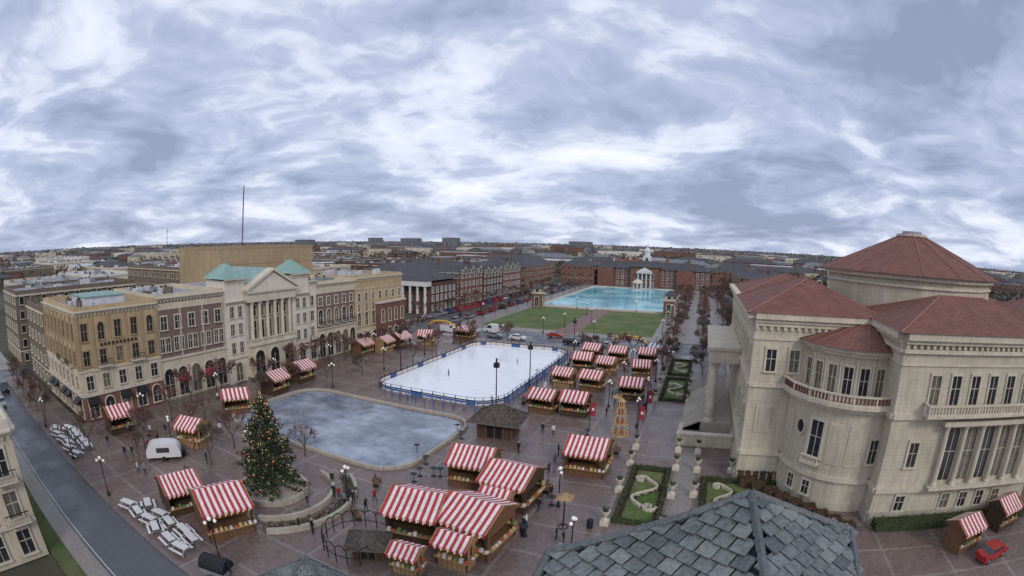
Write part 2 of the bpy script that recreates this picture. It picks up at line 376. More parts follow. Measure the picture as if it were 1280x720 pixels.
for k in range(4): b.fbox(F,min(max(k*5,.3),14.7)-.2,min(max(k*5,.3),14.7)+.2,7.2,15.2,.003,.18,'stone_base')
b.parts('mauve_brick_building')
b=MB()
b.box(XF-22,55,0,XF-.1,80.5,17.2,'wall_white')
b.box(XF-22,55.3,17.2,XF-.5,80.2,17.3,'roof_flat')
for (a,c) in ((55,59.8),(72.6,77.6)):
    b.box(XF-6,a,17.3,XF+.4,c,19.0,'wall_white');b.box(XF-.1,a,0,XF+.4,c,17.3,'wall_white')
    F=east(XF+.4,a);w=c-a;cornice(b,F,-.3,w+.3,19.2);cornice(b,F,-.1,w+.1,15.2,dent=False)
    m_=w/2
    window(b,F,m_,.4,1.7,3.4,arch=True,t=.3)
    for z in (5.6,9.0,12.2): window(b,F,m_-1,z,.9,2);window(b,F,m_+1,z,.9,2)
    b.fbox(F,0,w,4.6,4.9,.003,.3,'stone_trim')
    b.hip(XF-6.6,a-.6,XF+1,c+.6,19.3,22.0,'roof_green',cap=None);b.tube((XF-2.8,(a+c)/2,21.8),(XF-2.8,(a+c)/2,23),.12,.02,'roof_green')
F=east(XF,59.8);w=12.8
b.box(XF-12,59.81,0.01,XF,72.59,17.9,'wall_white')
b.fbox(F,0,w,0.01,6.4,0,1.3,'wall_cream')
for k in range(3): window(b,F,2.4+k*4,.1,2.4,5.4,arch=True,t=.35,d0=1.3,glass='glass_door')
b.fbox(F,-.1,w+.1,6.4,6.8,.002,1.6,'stone_trim');balustrade(b,F,.1,w-.1,6.8,1.15,h=.9)
b.fbox(F,.8,w-.8,6.81,14.7,.003,.02,'stone_base')
for k in range(6):
    s=1.3+k*2.04
    x,y,_=F.p(s,0,.85);b.lathe([(.5,0),(.5,.25),(.38,.35),(.34,7.4),(.5,7.7),(.5,7.95)],x,y,6.8,'stone_trim',10)
for k in range(5): window(b,F,2.32+k*2.04,7.6,1.2,3.4,d0=.03);window(b,F,2.32+k*2.04,11.9,1.2,2.0,d0=.03)
b.fbox(F,0,w,14.76,16.4,.002,1.5,'stone_trim');b.fbox(F,-.3,w+.3,16.4,16.8,.002,1.9,'stone_trim')
P=F.p
b.hexa([P(-.3,16.8,0),P(w+.3,16.8,0),P(w/2+.01,20.2,0),P(w/2-.01,20.2,0),P(-.3,16.8,1.5),P(w+.3,16.8,1.5),P(w/2+.01,20.2,1.5),P(w/2-.01,20.2,1.5)],'wall_white')
for (a,c) in (((-.6,16.8),(w/2,20.4)),((w+.6,16.8),(w/2,20.4))):
    b.hexa([P(a[0],a[1],0),P(c[0],c[1],0),P(c[0],c[1]+.5,0),P(a[0],a[1]+.5,0),P(a[0],a[1],2),P(c[0],c[1],2),P(c[0],c[1]+.5,2),P(a[0],a[1]+.5,2)],'stone_trim')
b.hexa([P(-.4,17.3,0),P(w+.4,17.3,0),P(w/2+.01,20.85,0),P(w/2-.01,20.85,0),P(-.4,17.3,-12),P(w+.4,17.3,-12),P(w/2+.01,20.85,-12),P(w/2-.01,20.85,-12)],'roof_green')
F=east(XF-.1,77.6)
window(b,F,1.4,5.6,1,2);window(b,F,1.4,9,1,2);window(b,F,1.4,12.2,1,2);window(b,F,1.4,.6,1.6,3);cornice(b,F,0,2.9,17.4)
b.parts('theatre_building',{'wall_white':'walls','wall_cream':'arcade'})
b=MB();y0,y1=80.5,94
b.box(XF-20,y0+.01,0,XF-.2,y1-.01,16.2,'wall_mauve');F=east(XF-.2,y0);L_=13.5
b.box(XF-20,y0+.3,16.2,XF-.6,y1-.3,16.25,'roof_flat');parapet(b,XF-20,y0+.01,XF-.2,y1-.01,16.25,.9,'wall_cream');rooftop_units(b,XF-18,y0,XF-3,y1,16.25,7)
b.fbox(F,.02,L_-.02,.01,6.6,.003,.25,'wall_cream');b.fbox(F,.02,L_-.02,6.6,6.9,.003,.6,'stone_trim');cornice(b,F,0,L_,16.6);b.fbox(F,0.02,L_-.02,14.4,15.8,.003,.14,'wall_cream')
for k in range(5):
    s=(k+.5)*2.7;window(b,F,s,.4,1.9,5.2,arch=True,t=.25,d0=.25);window(b,F,s,7.7,1.4,3.2,arch=True);window(b,F,s,11.8,1.1,1.8)
    b.fbox(F,s-1,s+1,7.3,7.4,0,1,'stone_trim')
    for j in range(7):b.fbox(F,s-1+j*.3,s-.95+j*.3,7.4,8.3,.92,.97,'metal_dark')
    b.fbox(F,s-1,s+1,8.3,8.37,.9,.99,'metal_dark')
b.parts('arcade_brick_building')
b=MB();y0,y1=94,114
b.box(XF-20,y0,0,XF,y1,16.6,'wall_tan');F=east(XF,y0);L_=20
b.box(XF-19.6,y0+.4,16.6,XF-.4,y1-.4,16.65,'roof_flat');parapet(b,XF-20,y0,XF,y1,16.65,.9,'wall_tan');rooftop_units(b,XF-18,y0,XF-3,y1,16.65,9)
b.fbox(F,8,L_+.2,.01,10.2,.003,1.0,'wall_brick');b.fbox(F,7.9,L_+.3,10.2,10.6,.003,1.3,'stone_trim')
b.fbox(F,.02,7.98,.01,4.5,.003,.25,'wall_cream');cornice(b,F,0,L_,17)
for k in range(7):
    s=(k+.5)*L_/7
    d=1.0 if s>8.2 else 0
    window(b,F,s,.4,1.7,3.4,arch=True,t=.25,d0=d or .25);window(b,F,s,5.4,1.2,3.2,arch=True,d0=d)
    window(b,F,s,11.4,1.1,1.9)
    if not d: window(b,F,s,8.9,1.1,1.8)
    b.fbox(F,s-.7,s+.7,14.2,14.5,.003,.2,'wall_cream')
F=Face((XF,y1),(-1,0),(0,1))
for k in range(6):
    for z in (1,5.4,8.9,12):window(b,F,1.8+k*3,z,1.2,2)
b.parts('tan_corner_building')
b=MB();b.box(-121,71,0,-101,104,24.2,'wall_box');parapet(b,-121.05,70.95,-100.95,104.05,24.2,.6,'wall_tan_dark');b.box(-120,72,24.2,-102,103,24.25,'roof_flat')
F=Face((-101,71),(0,1),(1,0))
for k in range(7): b.fbox(F,k*5.5-.0+.1,k*5.5+.2,17,24.1,.003,.05,'wall_tan_dark')
b.fbox(F,0,33,20.5,20.62,.003,.07,'wall_tan_dark')
for k in range(5): b.box(-120.9+k*4,70.96,4,-120.8+k*4,70.99,24,'wall_tan_dark')
b.parts('fly_tower',{'wall_box':'walls'})
def apartment(name,x0,y0,x1,y1,h,wallm,roof='roof_flat',floors=4,hip=None,bay=3.2,faces='ES',trim='stone_trim',cap=None,wh=1.7):
    b=MB();b.box(x0,y0,-.15,x1,y1,h,wallm)
    if hip:
        b.hip(x0-.6,y0-.6,x1+.6,y1+.6,h+.02,h+hip,roof,cap=cap)
        for k in range(3): 
            x,y=ru(x0+2,x1-3),ru(y0+3,y1-3);b.box(x,y,h,x+1,y+.8,h+hip+ru(0,1.2),wallm)
    else:
        b.box(x0+.4,y0+.4,h,x1-.4,y1-.4,h+.05,roof);parapet(b,x0,y0,x1,y1,h+.05,.9,wallm);rooftop_units(b,x0,y0,x1,y1,h+.05,int((x1-x0)*(y1-y0)/90)+3)
    FS={'E':(Face((x1,y0),(0,1),(1,0)),y1-y0),'S':(Face((x0,y0),(1,0),(0,-1)),x1-x0),'N':(Face((x0,y1),(1,0),(0,1)),x1-x0),'W':(Face((x0,y0),(0,1),(-1,0)),y1-y0)}
    fh=h/floors
    for f in faces:
        F,L_=FS[f];n=max(1,int(L_/bay))
        b.fbox(F,0,L_,h-.35,h,.003,.35,trim);b.fbox(F,0,L_,fh-.15,fh+.1,.003,.15,trim)
        for k in range(n):
            for z in range(floors): window(b,F,(k+.5)*L_/n,z*fh+fh*.3,1.25,wh,t=.1,frame=trim,mull=False)
    return b.parts(name)
apartment('brown_apartment_building',-150,23,-128,60,16,'wall_brown',floors=5)
apartment('brown_apartment_building',-118,24,-100,45,14.5,'wall_brown',floors=4)
apartment('office_building',-200,90,-150,124,17,'wall_brown',floors=4,trim='wall_cream')
apartment('office_building',-260,40,-190,80,12,'wall_cream',floors=3)
for (x,y,w,d,h,wm,rm) in ((-300,110,60,35,10,'wall_white','roof_white'),(-380,160,80,40,10,'wall_cream','roof_white'),(-440,80,70,60,12,'wall_brown','roof_flat'),(-300,220,70,40,11,'wall_white','roof_white'),(-520,150,80,50,12,'wall_white','roof_white'),(-200,190,50,40,12,'wall_cream','roof_white'),(-420,260,90,30,9,'wall_brown','roof_white'),(-260,300,60,40,12,'wall_brown','roof_dark'),(-180,250,40,40,12,'wall_darkbrick','roof_dark'),(-600,330,90,60,14,'wall_cream','roof_white'),(-160,140,35,25,11,'wall_brown','roof_flat'),(-700,200,110,60,13,'wall_white','roof_white'),(-520,430,90,60,11,'wall_white','roof_white'),(-380,400,60,40,10,'wall_brown','roof_white'),(-800,520,120,60,14,'wall_cream','roof_white')):
    apartment('commercial_building',x-w/2,y-d/2,x+w/2,y+d/2,h,wm,roof=rm,floors=2,bay=8,wh=2.2)
for (a,r,h,w) in ((-37,1700,33,40),(-33,1500,31,55),(-28.5,1900,36,60),(-14,1600,30,70),(-45,1400,27,50)):
    x=r*math.sin(math.radians(a));y=r*math.cos(math.radians(a));apartment('distant_office_building',x-w/2,y-15,x+w/2,y+15,h,'roof_grey',floors=5,bay=12,wh=2.5,trim='roof_grey')
# low suburban roofs out to the horizon
b=MB()
for k in range(330):
    a=math.radians(ru(-86,40));r=380*(6.5)**R_();x,y=r*math.sin(a),r*math.cos(a)
    if -140<x<50 and y<350: continue
    w_=ru(7,26)*(1+r/1800);d_=ru(7,16);h=ru(5,10)+r/260;wm=random.choice(['wall_brick','wall_brown','wall_cream','wall_white','roof_grey'])
    b.box(x-w_,y-d_,-.15,x+w_,y+d_,h,wm)
    if R_()<.55: b.hip(x-w_-.5,y-d_-.5,x+w_+.5,y+d_+.5,h+.02,h+ru(2,4),random.choice(['roof_dark','roof_grey','roof_dark']),cap=None)
    else: b.box(x-w_+.5,y-d_+.5,h,x+w_-.5,y+d_-.5,h+.4,random.choice(['roof_white','roof_flat']))
    for j in range(int(w_/2)): b.box(x-w_+1+j*4,y-d_-.05,1.5,x-w_+2.6+j*4,y-d_-.01,3.2,'glass')
b.parts('distant_suburb')
b=MB();x0,x1,y0,y1,h=-110,-93,156,176,11
b.box(x0,y0,-.15,x1,y1,h,'wall_darkbrick');b.hip(x0-.8,y0-3.5,x1+.8,y1+.8,h+.7,h+4,'roof_dark',cap=None)
F=south(x0,y0)
b.fbox(F,-.5,17.5,h-1.2,h+.7,.003,3.2,'paint_white')
for k in range(6):
    x,y,_=F.p(.6+k*3.16,0,2.6);b.lathe([(.55,0),(.45,.4),(.38,h-1.7),(.6,h-1.3),(.6,h-1.2)],x,y,0,'paint_white',8)
for k in range(5):
    for z in (.8,4.2,7.2):window(b,F,2.2+k*3.16,z,1.2,1.9,t=.12,frame='paint_white')
F=east(x1,y0)
for k in range(6):
    for z in (.8,4.2,7.2):window(b,F,1.8+k*3.2,z,1.2,1.9,t=.12,frame='paint_white')
b.parts('columned_house')
for i,(y0,y1,h) in enumerate(((179,200,13.5),(201,222,12.5),(223,246,13.5))):
    apartment('brick_house',-110,y0,-93,y1,h,'wall_brick' if i!=1 else 'wall_darkbrick',roof='roof_dark',floors=4,hip=4,trim='paint_white')
    b=MB()
    for k in range(3):
        y=y0+3.5+k*7;b.box(-95,y-1.2,h-1,-92.4,y+1.2,h+1.2,'stone_base');b.face([(-92.2,y-1.5,h+1.2),(-92.2,y+1.5,h+1.2),(-92.2,y,h+2.6)],'stone_base')
        b.face([(-92.2,y-1.5,h+1.2),(-92.2,y,h+2.6),(-97,y,h+2.6),(-97,y-1.5,h+1.2)],'roof_dark');b.face([(-92.2,y+1.5,h+1.2),(-92.2,y,h+2.6),(-97,y,h+2.6),(-97,y+1.5,h+1.2)],'roof_dark')
        b.box(-92.4,y-.6,h-.6,-92.36,y+.6,h+.9,'glass')
    b.finish('dormer_row')
HB=dict(roof='roof_dark',hip=4,trim='stone_base')
apartment('brick_house',-140,165,-116,210,12,'wall_darkbrick',floors=4,**HB)
apartment('brick_house',-112,262,-96,315,12.5,'wall_brick',floors=4,**HB)
apartment('brick_house',-92,318,-70,334,12,'wall_brick',floors=3,**HB)
apartment('brick_house',5,322,32,338,12,'wall_brick',floors=3,**HB)
apartment('brick_house',-170,240,-125,262,11,'wall_brick',floors=3,**HB)
apartment('brick_house',18,260,36,310,12,'wall_brick',floors=4,faces='WS',**HB)
apartment('brick_house',22,200,44,245,13,'wall_darkbrick',floors=4,faces='WS',**HB)
apartment('brick_house',16,140,34,175,12,'wall_darkbrick',roof='roof_grey',floors=4,hip=5,trim='stone_trim',faces='WS')
for k in range(30):
    a=math.radians(ru(-50,22));r=ru(380,1100);w_=ru(8,22);apartment('brick_house',r*math.sin(a)-w_,r*math.cos(a),r*math.sin(a)+w_,r*math.cos(a)+14,ru(7,12),random.choice(['wall_brick','wall_brown','wall_cream','wall_white','wall_darkbrick']),roof=random.choice(['roof_dark','roof_grey','roof_dark','roof_red']),floors=2,hip=4,trim='stone_base',bay=6,faces='S')
# city hall
b=MB()
b.box(-66,318,-.15,4,334,11,'wall_brick');b.hip(-67,317,5,335,11.02,15.5,'roof_dark',cap=None)
b.box(-46,314,-.15,-28,338,12.5,'wall_brick');b.hip(-47,313,-27,339,12.52,17,'roof_dark',cap=None)
F=south(-66,318)
for k in range(22):
    s=1.6+k*3.18
    if 19<s<39: continue
    for z in (1,4.6,8):window(b,F,s,z,1.4,2,t=.15,frame='paint_white')
F=south(-46,314)
for k in range(4):
    x,y,_=F.p(5.1+k*2.6,0,2.2);b.lathe([(.5,0),(.45,.4),(.36,8.4),(.55,8.8)],x,y,0,'paint_white',8)
b.fbox(F,4.2,13.8,8.8,9.8,.01,3.0,'paint_white');P=F.p
b.hexa([P(3.9,9.8,0.01),P(14.1,9.8,0.01),P(9.01,12.3,0.01),P(8.99,12.3,0.01),P(3.9,9.8,3.2),P(14.1,9.8,3.2),P(9.01,12.3,3.2),P(8.99,12.3,3.2)],'paint_white')
for k in range(5):
    for z in (.5,5.2):window(b,F,3.8+k*2.6,z,1.3,3,t=.15,frame='paint_white')
b.box(-39.5,323.5,15,-34.5,328.5,19,'paint_white');b.lathe([(2.4,0),(2.4,.4),(1.9,.5),(1.9,3),(2.3,3.2),(2.1,3.8),(1.5,4.8),(.5,5.5),(.25,6),(.04,8.5)],-37,326,19,'paint_white',8)
F=south(-39.5,323.5);window(b,F,2.5,15.8,1.6,2.4,arch=True,frame='stone_trim')
for cx in (-62,-12): b.hip(cx-6,315,cx+6,337,11.5,17,'roof_dark',cap=None);b.box(cx-5,314.6,-.15,cx+5,317.9,11.4,'wall_brick')
for cx in (-62,-50,-24,-10): b.box(cx-.8,325,14,cx+.8,327,18,'wall_brick')
b.parts('city_hall',{'wall_brick':'walls','roof_dark':'roof','paint_white':'portico_and_cupola'})
b=MB();b.lathe([(4,0),(4,.8),(3.6,.8)],0,0,0,'stone_trim',8)
for k in range(8):
    a=k*math.pi/4;b.lathe([(.25,0),(.2,.2),(.18,3.4),(.28,3.6)],3.2*math.cos(a),3.2*math.sin(a),.8,'paint_white',6)
b.lathe([(3.9,0),(3.9,.5),(3.6,.6),(2.2,2),(.6,2.7),(.4,3.3),(.05,4.4)],0,0,4.4,'stone_trim',16);b.finish('gazebo',(-39,297,0.1),0,.85)
b=MB();b.box(-2,-2,0,2,2,5.2,'wall_brick');b.box(-2.3,-2.3,5.2,2.3,2.3,5.6,'stone_trim');b.box(-1.6,-1.6,5.6,1.6,1.6,7.4,'stone_base')
for F in (south(-2,-2),Face((2,-2),(0,1),(1,0)),Face((-2,-2),(0,1),(-1,0))): window(b,F,2,.3,1.6,3.8,arch=True,t=.25)
for F in (south(-1.6,-1.6),Face((1.6,-1.6),(0,1),(1,0))): b.face([F.p(1.6+.6*math.cos(k*math.pi/6),6.5+.6*math.sin(k*math.pi/6),.03) for k in range(12)],'canvas_black')
b.hip(-2.1,-2.1,2.1,2.1,7.42,9.3,'roof_dark',cap=None);me=b.mesh('kiosk_tower')
inst(me,'brick_pavilion',(-66,196,0));inst(me,'brick_pavilion',(-13,196,0))
# ------------------------------------------------------------------ concert hall (right)
b=MB()
b.box(6,55,0,22,98,19,'stone_cream');b.box(20.5,45.5,0,43,66,18.98,'stone_cream');b.box(21,56,0.01,60,100,18.9,'stone_cream');b.box(43,55,0.02,62,75,18.8,'stone_cream')
Fw=Face((6,55),(0,1),(-1,0));Fs=Face((6,55),(1,0),(0,-1))
for F,a,c in ((Fw,0,43),(Fs,-.0,14.4)):
    b.fbox(F,a,c,18.1,18.5,.003,.35,'stone_trim');b.fbox(F,a-.5 if F is Fw else a,c,18.9,19.5,.0,.9,'stone_trim');b.fbox(F,a,c,18.502,18.898,.003,.55,'stone_trim')
    n=int((c-a)/.8)
    for k in range(n): b.fbox(F,a+k*.8+.1,a+k*.8+.45,17.7,18.097,.003,.3,'stone_trim')
    b.fbox(F,a,c,11.4,11.8,.003,.25,'stone_trim');b.fbox(F,a,c,3.4,3.9,.003,.25,'stone_trim');b.fbox(F,a,c,0.01,1.2,.003,.3,'stone_base')
    b.fbox(F,a,c,16.6,16.85,.003,.15,'stone_trim')
window(b,Fs,2.2,13.2,1.1,2.4,t=.22);window(b,Fs,4.9,13.2,1.1,2.4,t=.22)
b.fbox(Fs,1.2,3.0,6.2,9.4,.003,.12,'stone_trim');b.fbox(Fs,1.45,2.75,6.45,9.15,.121,.16,'stone_cream')
b.hip(5,54,21.5,74,19.52,23.0,'roof_red')
for k in range(10):
    window(b,Fw,2+k*4.1,13.2,1.1,2.4,t=.25)
    if not 3<k<8: window(b,Fw,2+k*4.1,5.5,1.2,3.2,t=.25)
b.box(1.6,70,0,5.9,90,1.6,'stone_base')
for k in range(6): b.lathe([(.75,0),(.75,.3),(.58,.45),(.5,8),(.75,8.5),(.75,8.8)],2.5,71.2+k*3.5,1.6,'stone_trim',12)
b.box(1.5,70,10.4,5.9,90,12.2,'stone_trim');b.box(1.2,69.7,12.2,5.9,90.3,12.6,'stone_trim')
for k in range(8): b.box(.9-.35*k,71,0.004,1.6-.35*k,89,1.5-.18*k,'stone_base') 
Fw=Face((20.5,45.5),(0,1),(-1,0));Fs=Face((20.5,45.5),(1,0),(0,-1))
for F,a,c in ((Fw,0,9.5),(Fs,0,22.5)):
    b.fbox(F,a,c,17.6,18.0,.003,.35,'stone_trim');b.fbox(F,a-.0,c,18.9,19.6,.0,.95,'stone_trim');b.fbox(F,a,c,18.5,18.898,.003,.6,'stone_trim')
    n=int((c-a)/.8)
    for k in range(n): b.fbox(F,a+k*.8+.1,a+k*.8+.45,18.05,18.497,.003,.4,'stone_trim')
    b.fbox(F,a,c,16.4,16.6,.003,.15,'stone_trim');b.fbox(F,a,c,11.2,11.7,.003,.3,'stone_trim');b.fbox(F,a,c,3.4,3.9,.003,.3,'stone_trim');b.fbox(F,a,c,0.01,1.2,.003,.3,'stone_base')
for k,s in enumerate((4.5,7.2,9.9,12.6,15.3,18.0,20.7)): window(b,Fs,s,12.6,1.2,2.9,t=.2)
b.fbox(Fs,3.4,22,11.7,11.95,.0,1.7,'stone_trim');balustrade(b,Fs,3.5,22,11.95,1.35)
balustrade(b,Face(Fs.p(3.5,0,0)[:2],(0,-1),(-1,0)),.1,1.35,11.95,-.2)
for k in range(6):
    s=7+k*2.6
    if k<5: window(b,Fs,s+1.3,4.6,1.6,5.7,t=.14,sill=False)
    x,y,_=Fs.p(s,0,.5);b.lathe([(.42,0),(.42,.25),(.3,.4),(.27,6),(.42,6.3),(.42,6.5)],x,y,4.2,'stone_trim',10)
b.fbox(Fs,6.2,20.8,3.9,4.2,.003,1.2,'stone_trim');b.fbox(Fs,6.2,20.8,10.7,11.19,.003,1.1,'stone_trim')
window(b,Fs,3.4,6.2,1.1,2.6,t=.25)
for s in (3.4,9.6,12.2,14.8,17.4): window(b,Fs,s,1.3,1.1,1.7,t=.2)
b.hip(19.4,44.3,43.5,62,19.62,22.5,'roof_red')
b.hip(43,54,63,76,19.4,21.9,'roof_red');b.hip(40,80,62,101,19.4,22.0,'roof_red');b.hip(6,80,24,99,19.3,22.3,'roof_red')
cx,cy=19,56
def arc(r,a0,a1,n): return [(cx+r*math.cos(math.radians(a0+(a1-a0)*k/n)),cy+r*math.sin(math.radians(a0+(a1-a0)*k/n))) for k in range(n+1)]
low=arc(8.2,172,285,7)
b.prism(low+[(cx,cy)],0,11.5,'stone_cream')
bal=arc(9.3,172,285,7);b.prism(bal+[(cx,cy)],11.5,11.9,'stone_trim')
b.prism(arc(8.7,172,285,7)+[(cx,cy)],11.0,11.499,'stone_trim');b.prism(arc(8.5,172,285,7)+[(cx,cy)],3.4,3.9,'stone_trim')
up=arc(6.6,172,285,7);b.prism(up+[(cx,cy)],11.9,16.6,'stone_cream')
b.prism(arc(7.0,172,285,7)+[(cx,cy)],16.2,16.6-.02,'stone_trim');b.prism(arc(7.5,172,285,7)+[(cx,cy)],16.62,17.0,'stone_trim')
eave=arc(7.9,165,290,8)
for k in range(8):
    b.face([(*eave[k],17.02),(*eave[k+1],17.02),(cx+.8,cy-.8,19.3)],'roof_red');b.tube((*eave[k],17.05),(cx+.8,cy-.8,19.35),.06,.06,'roof_ridge')
for k in range(7):
    F,l=seg_face(low[k],low[k+1],(cx,cy));
    if k==2:
        n=12
        b.face([F.p(l/2+.55*math.cos(2*math.pi*j/n),8.3+.75*math.sin(2*math.pi*j/n),.03) for j in range(n)],'glass')
        for j in range(n):
            a=2*math.pi*j/n;c=2*math.pi*(j+1)/n
            q=lambda t,f,d:F.p(l/2+.55*f*math.cos(t),8.3+.75*f*math.sin(t),d)
            b.hexa([q(a,1,.0),q(c,1,.0),q(c,1.35,.0),q(a,1.35,.0),q(a,1,.18),q(c,1,.18),q(c,1.35,.18),q(a,1.35,.18)],'stone_trim')
        window(b,F,l/2,1.2,.9,1.6,t=.2)
    elif k in (1,4,5): b.fbox(F,.3,l-.3,5.2,9.6,.003,.1,'stone_trim');b.fbox(F,.5,l-.5,5.4,9.4,.101,.14,'stone_cream')
    elif k==3:
        window(b,F,l/2,5.6,1.5,3.9,t=.3);b.fbox(F,l/2-1.1,l/2+1.1,4.9,5.1,.0,.9,'stone_trim');balustrade(b,F,l/2-1.1,l/2+1.1,5.1,.6,h=.75,step=.3);window(b,F,l/2,1.2,.9,1.6,t=.2)
    else: window(b,F,l/2,5.6,1,2.6,t=.25)
    F,l=seg_face(bal[k],bal[k+1],(cx,cy));balustrade(b,F,0.02,l-.02,11.9,-.35,mb='rail_red')
    F,l=seg_face(up[k],up[k+1],(cx,cy));window(b,F,l*.5,12.2,1.0,2.9,t=.2,sill=False)
    x,y=up[k];b.lathe([(.3,0),(.3,.2),(.22,.3),(.2,3.7),(.3,4.0)],x,y,11.9,'stone_trim',8)
def octo(r,n=16,ph=.1): return [(31+r*math.cos(ph+2*math.pi*k/n),69+r*math.sin(ph+2*math.pi*k/n)) for k in range(n)]
b.prism(octo(12.9),18.5,24.0,'stone_cream');b.prism(octo(13.2),22.9,23.2,'stone_trim');b.prism(octo(13.6),23.8,24.3,'stone_trim')
e=octo(14.2);tp=octo(2.2)
for k in range(16):
    k2=(k+1)%16;b.face([(*e[k],24.32),(*e[k2],24.32),(*tp[k2],29.2),(*tp[k],29.2)],'roof_red');b.tube((*e[k],24.36),(*tp[k],29.25),.07,.07,'roof_ridge')
b.prism(octo(2.5),29.2,29.5,'stone_trim');b.prism(octo(1.6),29.5,29.9,'metal_grey')
b.parts('concert_hall')
b=MB();b.box(-1.8,64.6,0,5.8,65.2,1.6,'stone_trim');b.box(-1.9,64.4,1.6,5.8,65.4,1.85,'stone_trim');b.box(-1.8,65.2,0,-1.2,70,1.4,'stone_trim');b.finish('terrace_wall')
# ------------------------------------------------------------------ near slate roof
def tiled(b,poly,step=.27,tw=.33):
    poly=[Vector(p) for p in poly]
    n=(poly[1]-poly[0]).cross(poly[2]-poly[0]).normalized()
    if n.z<0:n=-n
    h=Vector((0,0,1)).cross(n).normalized();d=h.cross(n)
    if d.z>0:d=-d
    q=[((p-poly[0]).dot(h),(p-poly[0]).dot(d)) for p in poly]
    def inside(x,y):
        c=False;j=len(q)-1
        for i in range(len(q)):
            if (q[i][1]>y)!=(q[j][1]>y) and x<(q[j][0]-q[i][0])*(y-q[i][1])/(q[j][1]-q[i][1])+q[i][0]:c=not c
            j=i
        return c
    b.face([p-n*.03 for p in poly],'slate_dark')
    xs=[a[0] for a in q];ys=[a[1] for a in q];r=0;y=min(ys)-step
    while y<max(ys):
        x=min(xs)-tw+(tw/2 if r%2 else 0)+ru(-.02,.02)
        while x<max(xs):
            if inside(x+tw/2,y+step/2):
                w=tw-ru(.022,.04);l=step*1.25+ru(-.02,.025);t=.035;lift=.05+ru(0,.012)
                P=lambda u,v,k:poly[0]+h*u+d*v+n*k
                b.hexa([P(x,y,.0),P(x+w,y,.0),P(x+w,y+l,lift),P(x,y+l,lift),P(x,y,t),P(x+w,y,t),P(x+w,y+l,lift+t*.8),P(x,y+l,lift+t*.8)],random.choice(['slate','slate','slate_light','slate_deep','slate']))
            x+=tw
        y+=step;r+=1
def ridgecap(b,edges,r=.085):
    for p,q in edges:
        p=Vector(p);q=Vector(q);d=(q-p);k=max(1,int(d.length/.3))
        for j in range(k): b.tube(p+d*j/k+Vector((0,0,.05)),p+d*(j+1.08)/k+Vector((0,0,.02)),r*.85,r*1.1,'slate_deep',6)
b=MB();A=(1.2,7.9,22);S=(2.2,2.2,19.9)
W=(-2.05,7.13,20.78);WS=(-2.4,2.0,19.05)
E=(3.35,8.05,21.2);ES=(3.4,5.0,20.1)
n_=(Vector(W)-Vector(A)).cross(Vector(S)-Vector(A))
zz=A[2]-(n_.x*(WS[0]-A[0])+n_.y*(WS[1]-A[1]))/n_.z;WS=(WS[0],WS[1],zz)
n2_=(Vector(E)-Vector(A)).cross(Vector(S)-Vector(A));zz=A[2]-(n2_.x*(ES[0]-A[0])+n2_.y*(ES[1]-A[1]))/n2_.z;ES=(ES[0],ES[1],zz)
tiled(b,[A,W,WS,S]);tiled(b,[A,S,ES,E])
Nn=(.9,9.3,19.5);b.face([A,W,(-1.9,7.9,19.5),Nn],'slate');b.face([A,Nn,(3.3,9,19.5),E],'slate')
ridgecap(b,((A,W),(A,S),(A,E),(E,ES),(W,WS)))
b.prism([(-1.8,6.9),(-2.1,2.4),(2.1,2.2),(3.2,4.6),(3.15,7.8),(1.2,7.7)],0,19.0,'wall_cream')
b.parts('slate_turret',{'slate':'slates','slate_light':'slates_light','slate_deep':'slates_deep','slate_dark':'underlay','wall_cream':'walls'})
b=MB();A=(-14.7,13.0,12.3);c=[(-17.2,11.6,10.6),(-14.9,10.2,10.6),(-12,12,10.6),(-14,14.6,10.6)]
for k in range(4): tiled(b,[A,c[k],c[(k+1)%4]])
ridgecap(b,[(A,c[k]) for k in range(4)])
b.prism([(-16.8,11.8),(-14.9,10.5),(-12.3,12),(-14,14.2)],0,10.6,'wall_cream');b.parts('slate_turret')
b=MB();b.box(-72,-25,0,-45,5.4,12,'wall_cream');b.box(-71.5,-24.5,12,-45.5,4.9,12.05,'roof_flat');parapet(b,-72,-25,-45,5.4,12.05,.8,'stone_trim')
F=Face((-45,-25),(0,1),(1,0));cornice(b,F,0,30.4,12)
F2=Face((-45,5.4),(-1,0),(0,1));cornice(b,F2,0,27,12)
for k in range(9):
    s=2+k*3.3
    for z in (.8,4.4,8.2):
        window(b,F,s,z,1.5,2.4,t=.2)
        if z>4 and k%2==0:
            b.fbox(F,s-1.4,s+1.4,z-.35,z-.2,.0,1.2,'stone_trim');b.fbox(F,s-1.4,s+1.4,z+.75,z+.82,1.12,1.2,'metal_dark')
            for j in range(12): b.fbox(F,s-1.4+j*.25,s-1.36+j*.25,z-.2,z+.75,1.14,1.18,'metal_dark')
b.fbox(F,0,30.4,3.6,3.9,.003,.3,'stone_trim');b.parts('hotel_building')
